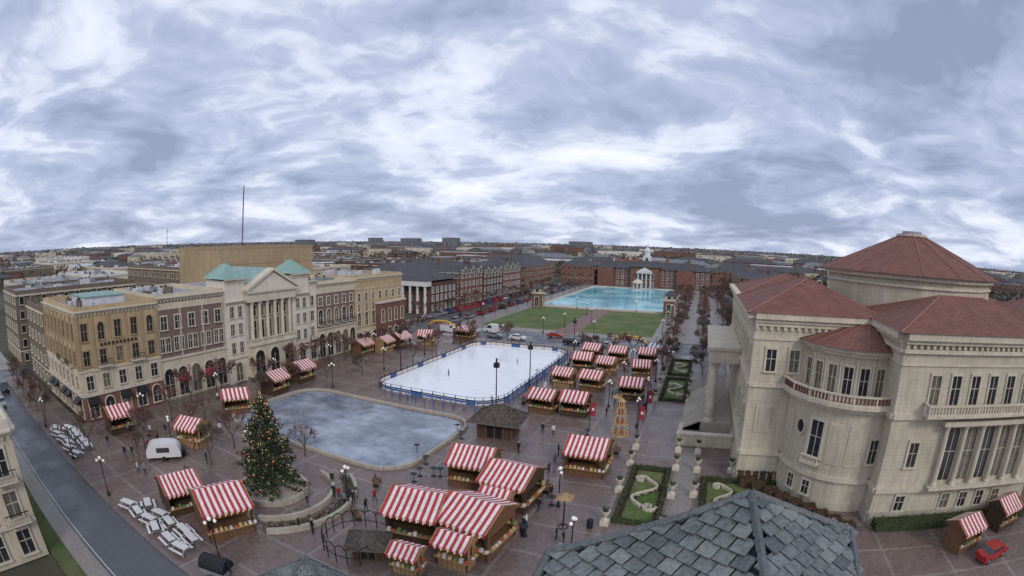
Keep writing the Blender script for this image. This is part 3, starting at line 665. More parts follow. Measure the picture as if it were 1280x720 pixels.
# ------------------------------------------------------------------ market stalls
def stall(w,d,eave,ridge,walls='wood'):
    b=MB();w2,d2=w/2,d/2
    b.box(-w2+.2,-d2+.3,0,w2-.2,d2-.3,1.0,walls);b.box(-w2+.2,d2-.42,1.0,w2-.2,d2-.3,eave,walls);b.box(-w2+.2,-d2+.3,1,-w2+.32,d2-.42,eave,walls)
    b.box(w2-.32,-d2+.3,1.0,w2-.2,-d2+.9,eave,walls);b.box(w2-.32,d2-.9,1.0,w2-.2,d2-.42,eave,walls)
    b.box(w2-.32,-d2+.9,2.3,w2-.2,d2-.9,eave,walls);b.box(-w2+.32,-d2+.3,2.3,w2-.32,-d2+.42,eave,walls)
    b.box(-w2+.1,-d2,1.0,w2-.1,-d2+.45,1.08,'wood_light');b.box(w2-.35,-d2+.5,1.0,w2+.15,d2-.5,1.09,'wood_light')
    for k in range(int(w/.45)): b.box(-w2+.3+k*.45,-d2+.28,.02,-w2+.33+k*.45,-d2+.3,.98,'wood_dark')
    for x in (-w2+.2,w2-.34):
        for y in (-d2+.28,d2-.42): b.box(x,y,0,x+.14,y+.14,eave+.02,'wood_dark')
    n=int(w/.32)|1;st=w/n;ov=.25;W0=-w2
    def zz(x,t):
        u=(x+w2)/w;return -.06*math.sin(math.pi*t)*(1-.5*abs(math.cos(u*math.pi*3)))+.0
    for k in range(n):
        m='canvas_red' if k%2==0 else 'canvas_white';x0=W0+k*st;x1=x0+st
        for s in (-1,1):
            for j in range(3):
                t0,t1=j/3,(j+1)/3;ya=s*(d2+ov)*(1-t0);yb=s*(d2+ov)*(1-t1);za=eave+(ridge-eave)*t0;zb=eave+(ridge-eave)*t1
                b.face([(x0,ya,za+zz(x0,t0)),(x1,ya,za+zz(x1,t0)),(x1,yb,zb+zz(x1,t1)),(x0,yb,zb+zz(x0,t1))],m)
            y=s*(d2+ov+.003);b.face([(x0,y,eave),(x1,y,eave),(x1,y,eave-.22),((x0+x1)/2,y,eave-.32),(x0,y,eave-.22)],m)
    b.face([(-w2+.01,-d2,eave),(-w2+.01,d2,eave),(-w2+.01,0,ridge-.03)],walls);b.face([(w2-.01,-d2,eave),(w2-.01,d2,eave),(w2-.01,0,ridge-.03)],walls)
    for x in (-w2-.03,w2-.05):
        b.tube((x,-d2-ov,eave),(x,0,ridge+.02),.06,.06,'wood_light');b.tube((x,d2+ov,eave),(x,0,ridge+.02),.06,.06,'wood_light')
    for k in range(int(w/.5)):
        b.box(-w2+.4+k*.5,-d2+.08,1.08,-w2+.7+k*.5,-d2+.38,1.08+ru(.1,.4),random.choice(['goods1','goods2','goods3','canvas_white']))
        b.box(-w2+.4+k*.5,d2-.8,1.4,-w2+.75+k*.5,d2-.45,1.4+ru(.2,.6),random.choice(['goods1','goods2','goods3']))
    for k in range(int(d/.5)-2): b.box(w2-.1,-d2+.9+k*.5,1.09,w2+.12,-d2+1.15+k*.5,1.09+ru(.1,.3),random.choice(['goods1','goods3','canvas_white']))
    for k in range(int(w/.6)): b.ball((-w2+.4+k*.6,-d2-ov+.05,eave-.38),.05,'light_warm',5)
    return b.mesh('market_stall')
S_small=[stall(4.4,3.6,2.7,3.7,'wood'),stall(4.4,3.6,2.7,3.8,'wood_dark'),stall(4.0,3.4,2.6,3.6,'wood_light')]
S_big=[stall(5.2,5.6,3.1,4.4,'wood_dark'),stall(5.2,5.6,3.1,4.4,'wood')]
S_awn=stall(3.2,2.4,2.5,3.2,'wood_light')
def ST(me,x,y,r=0,s=1): inst(me,'market_stall',(x,y,0.003),math.radians(r),s)
ST(S_big[0],-22.0,34.3,10);ST(S_big[1],-16.7,35.0,-6,1.03);ST(S_awn,-16.7,31.0,0);ST(S_awn,-19.6,28.2,6,.85)
ST(S_big[1],-22.3,46.4,8,.95);ST(S_big[0],-16.8,43.7,-4,.98);ST(S_awn,-16.9,39.9);ST(S_big[1],-11.4,54.0,0,.95)
for k,(x,y) in enumerate(((-23.0,72.5),(-18.0,72.8),(-24,87.5),(-18.6,87.0),(-23.8,101),(-18.5,99.5),(-18,110.5),(-11,84.2),(-11.3,99),(-11.4,111),(-24,111))):
    ST(S_small[k%3],x,y,ru(-6,6),1.0)
for k,(x,y,r) in enumerate(((-70,27.3,85),(-57.5,33.5,20),(-63.5,46,60),(-66.5,57.5,95),(-70,96,90),(-72,90,90),(-69,101.5,80),(-66,108.5,20),(-60,119,0),(-68,66,90))):
    ST(S_small[(k+1)%3],x,y,r,1.05)
ST(S_big[0],-44.2,22.6,75,.85);ST(S_big[1],-37.6,23.4,70,1);ST(S_small[0],30.5,39.5,20,.9);ST(S_small[1],38,42.5,20,.9)
b=MB();b.box(-2.4,-2,0,2.4,2,2.4,'wood_dark');b.box(-1,-2.05,0.2,1,-2.01,2.1,'canvas_black')
for k in range(5): b.box(-2.45+k*1.2,-2.08,0,-2.3+k*1.2,-2.0,2.4,'wood')
b.hip(-3.6,-3.1,3.6,3.1,2.3,4.3,'thatch',cap='thatch')
for k in range(500):
    u=ru(-3.5,3.5);v=ru(-3,3);z=2.35+2*min(1,(3.1-abs(v))/3.1,(3.6-abs(u))/3.1);b.quadleaf((u,v,z),.2,'thatch')
me=b.mesh('thatched_hut');inst(me,'thatched_hut',(-25.5,60.5,0),.1);inst(me,'thatched_hut',(-23.8,28.6,0),.5,.55)
b=MB()
for k in range(14):
    a=math.radians(60+k*19);cx_,cy_=-25.3+3.3*math.cos(a),29.2+3.3*math.sin(a)
    b.tube((cx_,cy_,0),(cx_,cy_,1.5),.05,.05,'metal_dark')
    a2=math.radians(60+(k+1)*19);nx,ny=-25.3+3.3*math.cos(a2),29.2+3.3*math.sin(a2)
    for j in range(6):
        t0,t1=j/6,(j+1)/6;b.tube((cx_+(nx-cx_)*t0,cy_+(ny-cy_)*t0,1.5+.35*math.sin(math.pi*t0)),(cx_+(nx-cx_)*t1,cy_+(ny-cy_)*t1,1.5+.35*math.sin(math.pi*t1)),.05,.05,'metal_dark')
    b.tube((cx_,cy_,.7),(nx,ny,.7),.04,.04,'metal_dark')
b.finish('ring_fence')
b=MB()
b.box(-.9,-.38,.70,.9,.38,.75,'paint_white')
for s in (-1,1):
    b.box(-.9,s*.75-.13,.42,.9,s*.75+.13,.46,'paint_white')
    for x in (-.7,.7): b.tube((x,s*.65,0),(x,s*.15,.7),.045,.045,'metal_grey',5)
for x in (-.7,.7): b.box(x-.04,-.8,.36,x+.04,.8,.42,'metal_grey')
me=b.mesh('picnic_table')
for (x0,y0,n,dx) in ((-77,17.4,6,2.3),(-76,20,5,2.3),(-48,17.4,6,2.2),(-46,19.2,5,2.2)):
    for k in range(n): inst(me,'picnic_table',(x0+k*dx+ru(-.3,.3),y0+ru(-.3,.3),0),ru(-.4,.4))
b=MB();z=0
for r,h in ((1.5,1.8),(1.15,1.4),(.85,1.2),(.55,1.0)):
    b.lathe([(r,0),(r,.15)],0,0,z,'goods3',8);b.lathe([(.01,.15),(r,.151)],0,0,z,'wood_light',8)
    for k in range(8): b.tube((r*.85*math.cos(k*.785),r*.85*math.sin(k*.785),z),(r*.8*math.cos(k*.785),r*.8*math.sin(k*.785),z+h),.06,.06,'goods3')
    for k in range(5): b.lathe([(.12,0),(.08,.4),(.1,.5),(.02,.62)],r*.5*math.cos(k*1.26),r*.5*math.sin(k*1.26),z+.15,'goods1',6)
    z+=h
b.lathe([(.01,0),(.7,.01),(.01,.6)],0,0,z,'goods3',8)
for k in range(10):
    a=k*.628;c,s=math.cos(a),math.sin(a);b.face([(.1*c,.1*s,z+.6),(1.5*c-.2*s,1.5*s+.2*c,z+.55),(1.5*c+.2*s,1.5*s-.2*c,z+.85)],'wood_light')
b.finish('christmas_pyramid',(-9.9,66.5,0),0,.9)
# ------------------------------------------------------------------ christmas tree
def conifer(h,rad,n,lights):
    b=MB();b.tube((0,0,0),(0,0,h*.95),.22,.03,'bark',8)
    nb=int(h*20)
    for i in range(nb):
        t=(i+R_())/nb;z=.5+t*(h-.7);L_=rad*(1-t)**.72*ru(.68,1.15)+.12;a=i*2.399+ru(-.4,.4)
        ex,ey,ez=L_*math.cos(a),L_*math.sin(a),z-L_*.12+ru(-.1,.2)
        b.tube((0,0,z),(ex,ey,ez),.04,.01,'bark',3)
        k=int(n*L_/rad)+5
        for j in range(k):
            s=ru(.15,1.03)**.7;w=.36*(1.1-s)+.13
            p=(ex*s+ru(-w,w),ey*s+ru(-w,w),z+(ez-z)*s+ru(-.18,.16));b.quadleaf(p,ru(.10,.21),'needle' if R_()<.65 else 'needle2')
        if lights:
            for j in range(2):
                s=ru(.6,1.02);q=(ex*s+ru(-.15,.15),ey*s+ru(-.15,.15),z+(ez-z)*s+.05)
                r=R_();b.ball(q,.045 if r<.6 else .075,'light_warm' if r<.55 else ('light_red' if r<.75 else 'goods3'),5)
    if lights:
        for k in range(5):
            a=k*2*math.pi/5;b.face([(0,0,h+.2),(.1*math.cos(a-.6),0,h+.2+.1*math.sin(a-.6)),(.35*math.cos(a),0,h+.2+.35*math.sin(a)),(.1*math.cos(a+.6),0,h+.2+.1*math.sin(a+.6))],'goods3')
    return b
conifer(10.4,4.1,62,True).finish('christmas_tree',(-39.6,32,.4))
b=MB();b.lathe([(4.0,0),(4.0,.6),(3.6,.6),(3.6,.35),(.01,.34)],0,0,0,'stone_base',24);b.finish('tree_planter',(-39.4,32,0))
for (r0,r1,a0,a1) in ((6.2,6.6,-60,80),(8.6,9.0,-50,60)):
    b=MB();b.lathe([(r0,0),(r0,.55),(r1,.55),(r1,0)],0,0,0,'stone_base',16,math.radians(a0),math.radians(a1));b.finish('curved_bench_wall',(-39,32,0))
b=MB()
for k in range(26):
    a=math.radians(-50+k*4.4)
    for j in range(34): b.quadleaf((8.0*math.cos(a)+ru(-.5,.5),8.0*math.sin(a)+ru(-.5,.5),ru(.05,.7)),ru(.08,.17),'hedge' if k%3 else 'hedge2')
b.finish('planter_shrub',(-39,32,0))
# ------------------------------------------------------------------ bare trees
def bare(h,seed,bark='bark',tw='bark_red',depth=6,rmin=.024):
    random.seed(seed);b=MB()
    def grow(p,d,l,r,lev):
        q=p+d*l;m=bark if lev<3 else tw
        b.tube(p,q,max(r,rmin),max(r*.68,rmin*.8),m,5 if lev<2 else 3)
        if lev>=depth: return
        n=3 if lev<2 else (2 if lev>4 else random.choice([2,3,3]))
        for k in range(n):
            a=d.orthogonal().normalized();a.rotate(Matrix.Rotation(ru(0,6.28),3,d))
            nd=(d+a*ru(.35,.85)+Vector((0,0,.12))).normalized();grow(p+d*l*ru(.75,1),nd,l*ru(.65,.85),r*.62,lev+1)
    grow(Vector((0,0,0)),Vector((0,0,1)),h*.26,h*.02,0)
    return b.mesh('bare_tree')
TREES=[bare(7,1),bare(6.5,2),bare(7.5,3,'bark','bark'),bare(7,4)]
TF=[bare(7,5,rmin=.05),bare(7,6,'bark','bark',rmin=.05),bare(7.5,8,rmin=.05)]
random.seed(11)
def TR(x,y,s=1,z=0): inst(random.choice(TF if math.hypot(x,y)>78 else TREES),'bare_tree',(x,y,z),ru(0,6.28),s*ru(.85,1.15))
for y in (43,50,60,68,76,84,92,100,108,116): TR(-72.6+ru(-.4,.4),y,1.0)
for x,y in ((-61,27),(-60.5,35),(-64,40),(-52,36.5),(-57,24),(-68,36),(-66,20),(-65,52),(-67,62),(-65,70),(-61,76),(-28,119),(-24,118),(-20,119),(-16,118),(-27,113),(-48,119),(-58,116),(-58,100),(-58,90),(-43,41),(-50,31)): TR(x,y,.9)
for k in range(22): TR(-7.2+ru(-.4,.4),104+k*8.5,1);TR(1+ru(-.4,.4),104+k*8.5,1);TR(8+ru(-2,2),104+k*8.5,1.1)
for k in range(14): TR(-71,142+k*11,.9);TR(-90.5,146+k*11,.9);TR(-13.3,205+k*8,.8)
for k in range(60): TR(ru(10,60),ru(108,320),1.5)
for k in range(60): TR(ru(-200,-113),ru(128,330),1.5)
for k in range(34): TR(ru(-90,12),ru(340,356),1.9)
for k in range(12): TR(-118+k*3.2,17.5 if k%2 else 8.4,.8)
def woods(name,n,a0,a1,r0,r1,m,hh=(10,17)):
    b=MB()
    for i in range(n):
        a=math.radians(ru(a0,a1));r=r0*(r1/r0)**R_();x=r*math.sin(a);y=r*math.cos(a)
        if -130<x<45 and y<345: continue
        if -350<x<-130 and 0<y<160 : continue
        h=ru(*hh);w=h*ru(.28,.45)*(1+r/1800);nl=16 if r<900 else 8
        b.tube((x,y,-.2),(x,y,h*.6),.25,.1,m,3)
        for k in range(nl):
            t=ru(0,6.28);q=R_()**.5;zz=h*ru(.3,1);ww=w*math.sqrt(max(.05,1-((zz/h-.6)/.45)**2))
            b.quadleaf((x+ww*q*math.cos(t),y+ww*q*math.sin(t),zz),w*ru(.16,.38),m)
    b.finish(name)
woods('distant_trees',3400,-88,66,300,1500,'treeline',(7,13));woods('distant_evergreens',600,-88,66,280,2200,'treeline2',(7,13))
woods('distant_trees',2800,-88,60,1300,5200,'treeline_far_haze',(12,20))
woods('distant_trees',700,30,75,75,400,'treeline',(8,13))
b=MB();
for k in range(3):
    a=k*2.094;b.tube((-1185+2*math.cos(a),920+2*math.sin(a),0),(-1185+.6*math.cos(a),920+.6*math.sin(a),185),.7,.7,'metal_dark')
for k in range(40): b.box(-1186.3,918.7,k*4.6,-1183.7,921.3,k*4.6+1,'metal_dark' if k%2 else 'banner_red')
b.finish('radio_mast')
b=MB();b.tube((-1500,830,0),(-1500,830,75),1.2,.6,'metal_dark',6);b.box(-1501,829,60,-1499,831,64,'metal_dark');b.finish('radio_mast')
# ------------------------------------------------------------------ gardens
def hedge(b,x0,y0,x1,y1,h,m='hedge',dens=26):
    b.box(x0+.08,y0+.08,0,x1-.08,y1-.08,h-.08,m);A=((x1-x0)*(y1-y0)+2*h*((x1-x0)+(y1-y0)))
    for k in range(int(A*dens)):
        f=R_()
        if f<.5: p=(ru(x0,x1),ru(y0,y1),h+ru(-.06,.08))
        elif f<.75: p=(ru(x0,x1),random.choice([y0,y1])+ru(-.06,.06),ru(0,h))
        else: p=(random.choice([x0,x1])+ru(-.06,.06),ru(y0,y1),ru(0,h))
        b.quadleaf(p,ru(.06,.13),m if R_()<.7 else 'grass')
def scroll(b,cx,cy,s):
    pts=[]
    for k in range(40):
        t=-1+2*k/39;pts.append((cx+s*.55*math.sin(t*math.pi)*(1.15-abs(t)*.2),cy+t*s*1.6))
    for sg in (-1,1):
        pp=[]
        for k in range(16):
            a=k*.42;r=.42*s*(1-k/20);pp.append((cx-sg*.42*s+r*math.cos(a)*1.0,cy+sg*(s*1.6+r*math.sin(a))))
        for k in range(15):
            F,l=seg_face(pp[k],pp[k+1],(cx-9,cy));b.fbox(F,-.02,l+.02,0,.38,-.13,.13,'stone_trim')
    for k in range(39):
        p,q=pts[k],pts[k+1];F,l=seg_face(p,q,(cx-9,cy));b.fbox(F,-.02,l+.02,0,.4,-.16,.16,'stone_trim')
        for j in range(5): b.quadleaf((p[0]+.35+ru(-.15,.15),p[1]+ru(-.1,.1),ru(.05,.35)),.12,'hedge')
def garden(name,x0,y0,x1,y1,sc):
    b=MB();b.box(x0,y0,-.05,x1,y1,.03,'mulch');b.box(x0+.8,y0+.8,-.04,x1-.8,y1-.8,.05,'lawn')
    b.parts(name,{'mulch':'bed','lawn':'lawn'})
    b=MB()
    for (a,c,d,e) in ((x0,y0,x1,y0+.5),(x0,y1-.5,x1,y1),(x0,y0+.5,x0+.5,y1-.5),(x1-.5,y0+.5,x1,y1-.5)): hedge(b,a,c,d,e,.55)
    b.finish('garden_hedge');b=MB()
    for c in sc:scroll(b,*c)
    b.finish('scroll_hedge')
garden('garden_bed',-6.3,42.5,-1.7,56,[(-4,49.4,2.0)]);garden('garden_bed',2,44,15,54.5,[(4.6,50,1.6)]) 
garden('garden_bed',-6.2,84,-1.4,99,[(-3.8,91.5,2)]);garden('garden_bed',-6.2,102,-1.4,116,[(-3.8,109,2)]) 
b=MB()
for k in range(9): hedge(b,6.5+k*1.3,53-k*1.25,8.2+k*1.3,54.4-k*1.25,1.0,'hedge2')
for k in range(8): hedge(b,6.2+k*.9,54.6,7+k*.9,55.4,1.3,'hedge2')
hedge(b,21,43.2,43,44.9,1.0,'hedge');b.finish('shrub_hedge')
b=MB();b.lathe([(.35,0),(.35,.12),(.14,.2),(.12,.4),(.3,.6),(.42,.95),(.48,1.05),(.4,1.06),(.05,.95)],0,0,.5,'stone_trim',12);b.box(-.42,-.42,0,.42,.42,.5,'stone_trim')
for k in range(60):b.quadleaf((ru(-.3,.3),ru(-.3,.3),ru(1.5,1.9)),.12,'hedge')
me=b.mesh('urn')
for x,y in ((-6.8,42),(-6.8,56.6),(-1.2,56.6),(-1.2,42),(1.4,56.6),(1.4,43.5),(-6.8,49.3),(-1.1,49.3),(1.3,50),(5.6,57),(-6.9,62),(-1.3,62.3),(-6.8,84),(-1.1,84),(-6.8,99),(-1.1,99),(-6.8,92),(-1.1,92),(-6.8,116),(-1.1,116),(1.3,62.3)): inst(me,'stone_urn',(x,y,0))
slab('garden_path',-1.3,40,1.2,64,.006,'paving_light');slab('garden_path',-1.3,66,1.2,120,.006,'paving_light')
# ------------------------------------------------------------------ street furniture
b=MB();b.lathe([(.22,0),(.22,.3),(.12,.5),(.07,.7),(.06,4),(.1,4.1)],0,0,0,'metal_dark',8)
b.tube((-.45,0,3.9),(.45,0,3.9),.03,.03,'metal_dark')
for x in (-.45,.45): b.ball((x,0,4.15),.17,'globe',8)
b.ball((0,0,4.45),.2,'globe',8);LAMP=b.mesh('street_lamp')
for x,y in ((-30.6,34.4),(-28.0,64),(-27.5,82),(-27.5,95),(-27.5,108),(-13.8,78),(-13.8,92),(-13.8,104),(-13.8,118),(-46.5,35),(-58,30),(-70.5,32),(-71.5,48),(-71.5,62),(-71.5,78),(-71.5,94),(-12,44),(-8,70),(-8,82),(-8,96),(-60,66),(-60,82),(-60,98),(-60,112),(-52,16.6),(-65,16.6),(-80,16.6),(-33,19),(-74,160),(-74,180),(-74,200),(-11.5,150),(-11.5,170),(-11.5,190),(-41.8,150),(-36.6,165),(-41.8,180),(-45,138.7),(-30,138.7),(-50,197),(-26,197),(-8.2,35)): inst(LAMP,'street_lamp',(x,y,0),ru(0,3))
b=MB();b.tube((0,0,0),(0,0,8),.12,.07,'metal_dark',8);b.box(-.35,-.35,7.6,.35,.35,8.3,'metal_dark');b.box(-.1,-.1,8.3,.1,.1,9,'metal_dark');me=b.mesh('tall_lamp_post')
for x,y in ((-28.6,81.5),(-56.5,83),(-57,110),(-29,113),(-28.8,67.2)): inst(me,'tall_lamp_post',(x,y,0))
b=MB();b.tube((0,0,0),(0,0,4.6),.06,.05,'metal_dark',6);b.box(.05,-.02,2.4,.75,.02,4.4,'banner_red');b.box(.25,-.03,3.2,.55,.03,3.6,'canvas_white');me=b.mesh('banner_pole')
for x,y in ((-7.4,66.5),(-7.2,74.5),(-14.2,66),(-8,110),(-8,122)): inst(me,'banner_pole',(x,y,0),.2)
b=MB();b.tube((0,0,0),(0,0,3.6),.09,.06,'metal_dark',8);b.lathe([(1.1,0),(.05,.55)],0,0,3.3,'wood_light',4,math.pi/4,math.pi/4+2*math.pi);b.lathe([(.5,0),(.5,.12)],0,0,0,'metal_dark',8);b.finish('wooden_umbrella',(-10.4,40.3,0))
b=MB()
for k in range(4): b.box(-.9,-.25+k*.14,.43,.9,-.14+k*.14,.47,'wood')
for k in range(3): b.box(-.9,.3+k*.03,.55+k*.14,.9,.33+k*.03,.66+k*.14,'wood')
for x in (-.8,.75): b.box(x,-.25,0,x+.06,.35,.43,'metal_dark');b.box(x,.3,.43,x+.06,.36,.95,'metal_dark')
me=b.mesh('park_bench')
for x,y,r in ((-46,40,1),(-31,40,2),(-28.5,33,2.5),(-14,60,0),(-14,47,1.57),(-9,60,1.57),(-27,75,1.57),(-27,90,1.57),(-50,27,0),(-64,30,.5),(-7.3,88,1.57),(-7.3,108,1.57)): inst(me,'park_bench',(x,y,0),r)
b=MB();b.lathe([(.35,0),(.35,.03),(.04,.05),(.04,1.0),(.4,1.02),(.4,1.06),(.01,1.07)],0,0,0,'metal_dark',10);me=b.mesh('standing_table')
for k in range(18): inst(me,'standing_table',(random.choice([ru(-14.5,-12.5),ru(-28.5,-26),ru(-33,-29)]),ru(36,66),0))
b=MB();b.lathe([(.3,0),(.33,.9),(.2,1.0),(.05,1.05)],0,0,0,'metal_dark',10);me=b.mesh('litter_bin')
for x,y in ((-13.5,38),(-14.2,58),(-27,69),(-8,79),(-55,30),(-48,40),(-8,41),(-14,95)): inst(me,'litter_bin',(x,y,0))
for x in (-68,-17):
    b=MB()
    for k in range(12):
        a0=math.pi*k/12;a1=math.pi*(k+1)/12;b.tube((x+4*math.cos(a0),120.5,2.6+1.6*math.sin(a0)),(x+4*math.cos(a1),120.5,2.6+1.6*math.sin(a1)),.28,.28,'car_yellow',6)
    for s in (-4,4): b.box(x+s-.3,120.2,0,x+s+.3,120.8,2.7,'wood')
    for k in range(8): b.box(x-2.4+k*.62,120.1,3.2,x-2.0+k*.62,120.25,3.7,'banner_red')
    b.finish('entrance_arch')
b=MB();n=10
for k in range(n):
    a0,a1=math.pi*k/n,math.pi*(k+1)/n;b.face([(-1.3,.9*math.cos(a0),1+.9*math.sin(a0)),(1.3,.9*math.cos(a0),1+.9*math.sin(a0)),(1.3,.9*math.cos(a1),1+.9*math.sin(a1)),(-1.3,.9*math.cos(a1),1+.9*math.sin(a1))],'canvas_black')
for x in (-1.3,1.3): b.face([(x,.9*math.cos(math.pi*k/n),1+.9*math.sin(math.pi*k/n)) for k in range(n+1)],'canvas_black')
b.box(-1.25,-.85,.5,1.25,.85,1,'metal_grey');b.tube((1.45,0,.8),(1.45,0,2.3),.1,.1,'metal_dark',8)
for y in (-.9,.9): b.tube((0,y,.35),(0,y+.15,.35),.35,.35,'tyre',12)
b.finish('barrel_smoker',(-31.6,17.6,0),.3)
# ------------------------------------------------------------------ vehicles
def car(col,kind='car'):
    b=MB();g='glass'
    if kind=='car': prof=[(-2.2,.3),(-2.2,.85),(-2.05,1.0),(-1.5,1.03),(-1.0,1.42),(.55,1.45),(1.15,1.02),(2.1,.85),(2.25,.6),(2.2,.3)];W=.9;win=(-1.45,-.95,.5,1.08,1.05,1.38)
    elif kind=='suv': prof=[(-2.3,.35),(-2.3,1.05),(-2.2,1.7),(.4,1.75),(1.1,1.15),(2.2,1.0),(2.3,.7),(2.3,.35)];W=.95;win=(-2.05,-1.98,.35,1.0,1.15,1.66)
    else: prof=[(-2.8,.35),(-2.85,2.2),(-2.6,2.4),(1.3,2.4),(2.0,1.4),(2.7,1.15),(2.8,.7),(2.8,.35)];W=1.0;win=(.35,.35,1.35,1.95,1.35,2.1)
    n=len(prof)
    def yy(z): return W*(1 if z<1.05 else 1-.16*(z-1.05)/.6) if kind!='van' else W
    for k in range(n):
        p,q=prof[k],prof[(k+1)%n]
        m=col
        if kind!='van' and p[1]>.98 and q[1]>.98 and abs(p[1]-q[1])>.25: m=g
        if kind=='van' and p[1]==2.4 and q[1]==1.4: m=g
        b.face([(p[0],-yy(p[1]),p[1]),(q[0],-yy(q[1]),q[1]),(q[0],yy(q[1]),q[1]),(p[0],yy(p[1]),p[1])],m)
    for s in (-1,1):
        b.face([(p[0],s*yy(p[1]),p[1]) for p in prof],col)
        a0,a1,b0,b1,z0,z1=win
        b.face([(a0,s*(yy(z0)+.012),z0),(b1,s*(yy(z0)+.012),z0),(b0,s*(yy(z1)+.012),z1),(a1,s*(yy(z1)+.012),z1)],g)
        L_=prof[-1][0]
        for x in (-L_*.62,L_*.62):
            b.tube((x,s*(W-.2),.33),(x,s*(W+.02),.33),.34,.34,'tyre',14);b.tube((x,s*(W+.02),.33),(x,s*(W+.035),.33),.2,.2,'metal_grey',10)
        b.box(L_-.12,s*W*.62-.18,.66,L_+.03,s*W*.62+.18,.8,'headlight');b.box(-L_-.03,s*W*.7-.16,.75,-L_+.1,s*W*.7+.16,.95,'tail')
    return b.mesh('car')
C={c+k:car('car_'+c,k) for c in ('black','white','red','silver','blue') for k in ('car','suv')}
VAN=car('car_white','van')
def CAR(k,x,y,r=0,z=-.12): inst(C[k],'parked_car',(x,y,z),math.radians(r))
keys=list(C)
for k in range(24): CAR(random.choice(keys),-87.6,142+k*6.6,90)
for k in range(14): CAR(random.choice(keys),-76.4,145+k*9.5,90)
for x,y,k in ((-62,126,'blacksuv'),(-55,126.5,'silvercar'),(-48,126,'whitecar'),(-33,126.2,'blacksuv'),(-40,134,'redcar'),(-24,126,'silvercar'),(5,133,'blackcar'),(20,126,'whitesuv'),(-85,126,'bluecar'),(-98,11.2,'silvercar'),(-108,14,'blacksuv')): CAR(k,x,y,0)
inst(VAN,'white_van',(-69,127,-.12));inst(VAN,'white_van',(-58,133,-.12),math.pi)
for k in range(10): CAR(random.choice(keys),10+ru(-.3,.3),160+k*9,90,0)
for k in range(50): CAR(random.choice(keys),-338.5+3*random.randint(0,39),100.5 if k%2 else 145.5,90,-.125)
CAR('redcar',33.5,36.5,20,0)
b=MB();pr=[];n=14
for k in range(n+1):
    a=math.pi*k/n;pr.append((2.4*math.copysign(abs(math.cos(a))**.55,math.cos(a)),.55+1.75*math.sin(a)**.6 if 0<k<n else .55))
for s in (-1,1): b.face([(x,s*1.1,z) for x,z in pr],'car_white')
for k in range(n): b.face([(pr[k][0],-1.1,pr[k][1]),(pr[k+1][0],-1.1,pr[k+1][1]),(pr[k+1][0],1.1,pr[k+1][1]),(pr[k][0],1.1,pr[k][1])],'car_white')
b.face([(2.4,-1.1,.55),(-2.4,-1.1,.55),(-2.4,1.1,.55),(2.4,1.1,.55)],'metal_dark')
for s in (-1,1):
    b.face([(-.9,s*1.115,1.2),(.9,s*1.115,1.2),(.9,s*1.115,1.85),(-.9,s*1.115,1.85)],'glass');b.tube((0,s*.9,.35),(0,s*1.14,.35),.35,.35,'tyre',14)
b.tube((2.4,0,.5),(3.4,0,.45),.06,.06,'metal_dark');b.finish('caravan_trailer',(-56.2,27.6,0),math.radians(55),1.0)
# ------------------------------------------------------------------ people
def person(jk,tr,hair,step,arm):
    V=[(0,0,.95),(0,0,1.15),(0,.0,1.36),(0,.01,1.5),(0,.02,1.6),(0,.015,1.71)];r=[.15,.14,.17,.06,.095,.085]
    E=[(0,1),(1,2),(2,3),(3,4),(4,5)]
    for s in (-1,1):
        i=len(V);sw=arm*s
        V+=[(s*.17,0,1.4),(s*.23,sw*.4,1.15),(s*.22,sw+.1,.93),(s*.215,sw+.15,.84)];r+=[.075,.055,.042,.04];E+=[(2,i),(i,i+1),(i+1,i+2),(i+2,i+3)]
        i=len(V);st=-step*s
        V+=[(s*.09,0,.86),(s*.1,st*.45+.03,.48),(s*.1,st,.1),(s*.11,st+.14,.05)];r+=[.1,.07,.05,.045];E+=[(0,i),(i,i+1),(i+1,i+2),(i+2,i+3)]
    me=bpy.data.meshes.new('p');me.from_pydata(V,E,[]);o=bpy.data.objects.new('p',me);COL.objects.link(o)
    sk=o.modifiers.new('s','SKIN')
    for k,x in enumerate(r): me.skin_vertices[0].data[k].radius=(x,x*.8);me.skin_vertices[0].data[k].use_root=(k==0)
    o.modifiers.new('b','SUBSURF').levels=1
    dg=bpy.context.evaluated_depsgraph_get();m2=bpy.data.meshes.new_from_object(o.evaluated_get(dg));bpy.data.objects.remove(o)
    m2.materials.clear()
    for k in (jk,tr,'skin',hair,'shoe'): m2.materials.append(MATS[k])
    for p in m2.polygons:
        c=p.center
        if c.z>1.5: p.material_index=3 if (c.z>1.66 or c.y<-.01) else 2
        elif c.z<.1: p.material_index=4
        elif abs(c.x)>.17 and c.z<.9: p.material_index=2
        elif c.z<.88: p.material_index=1
        else: p.material_index=0
        p.use_smooth=True
    m2.name='person';return m2
PP=[person('jacket_black','jeans','hair',.18,.1),person('jacket_navy','trousers','hair',.05,.03),person('jacket_red','jeans','jacket_grey',.22,.12),person('jacket_grey','trousers','hair',0,.02),person('jacket_white','jeans','jacket_red',.12,.08),person('jacket_black','trousers','jacket_white',.02,.02)]
def PE(x,y): inst(random.choice(PP),'person',(x,y,0.004),ru(0,6.28),ru(.92,1.05))
for k in range(20): PE(ru(-15,-12.8),ru(36,120))
for k in range(14): PE(ru(-27.5,-26),ru(62,115))
for k in range(18): PE(ru(-68,-47),ru(21,42))
for k in range(8): PE(ru(-35,-27),ru(22,38))
for k in range(8): PE(ru(-71,-64.5),ru(44,115))
for k in range(5): PE(ru(-9,-7.4),ru(58,120))
for k in range(6): PE(ru(-22,-15),ru(50,67))
for x,y in ((-30.3,34.8),(-30.9,34.1),(-14,37),(-9.5,37.4),(-10.3,37.9),(-46,84),(-38,100)): PE(x,y)
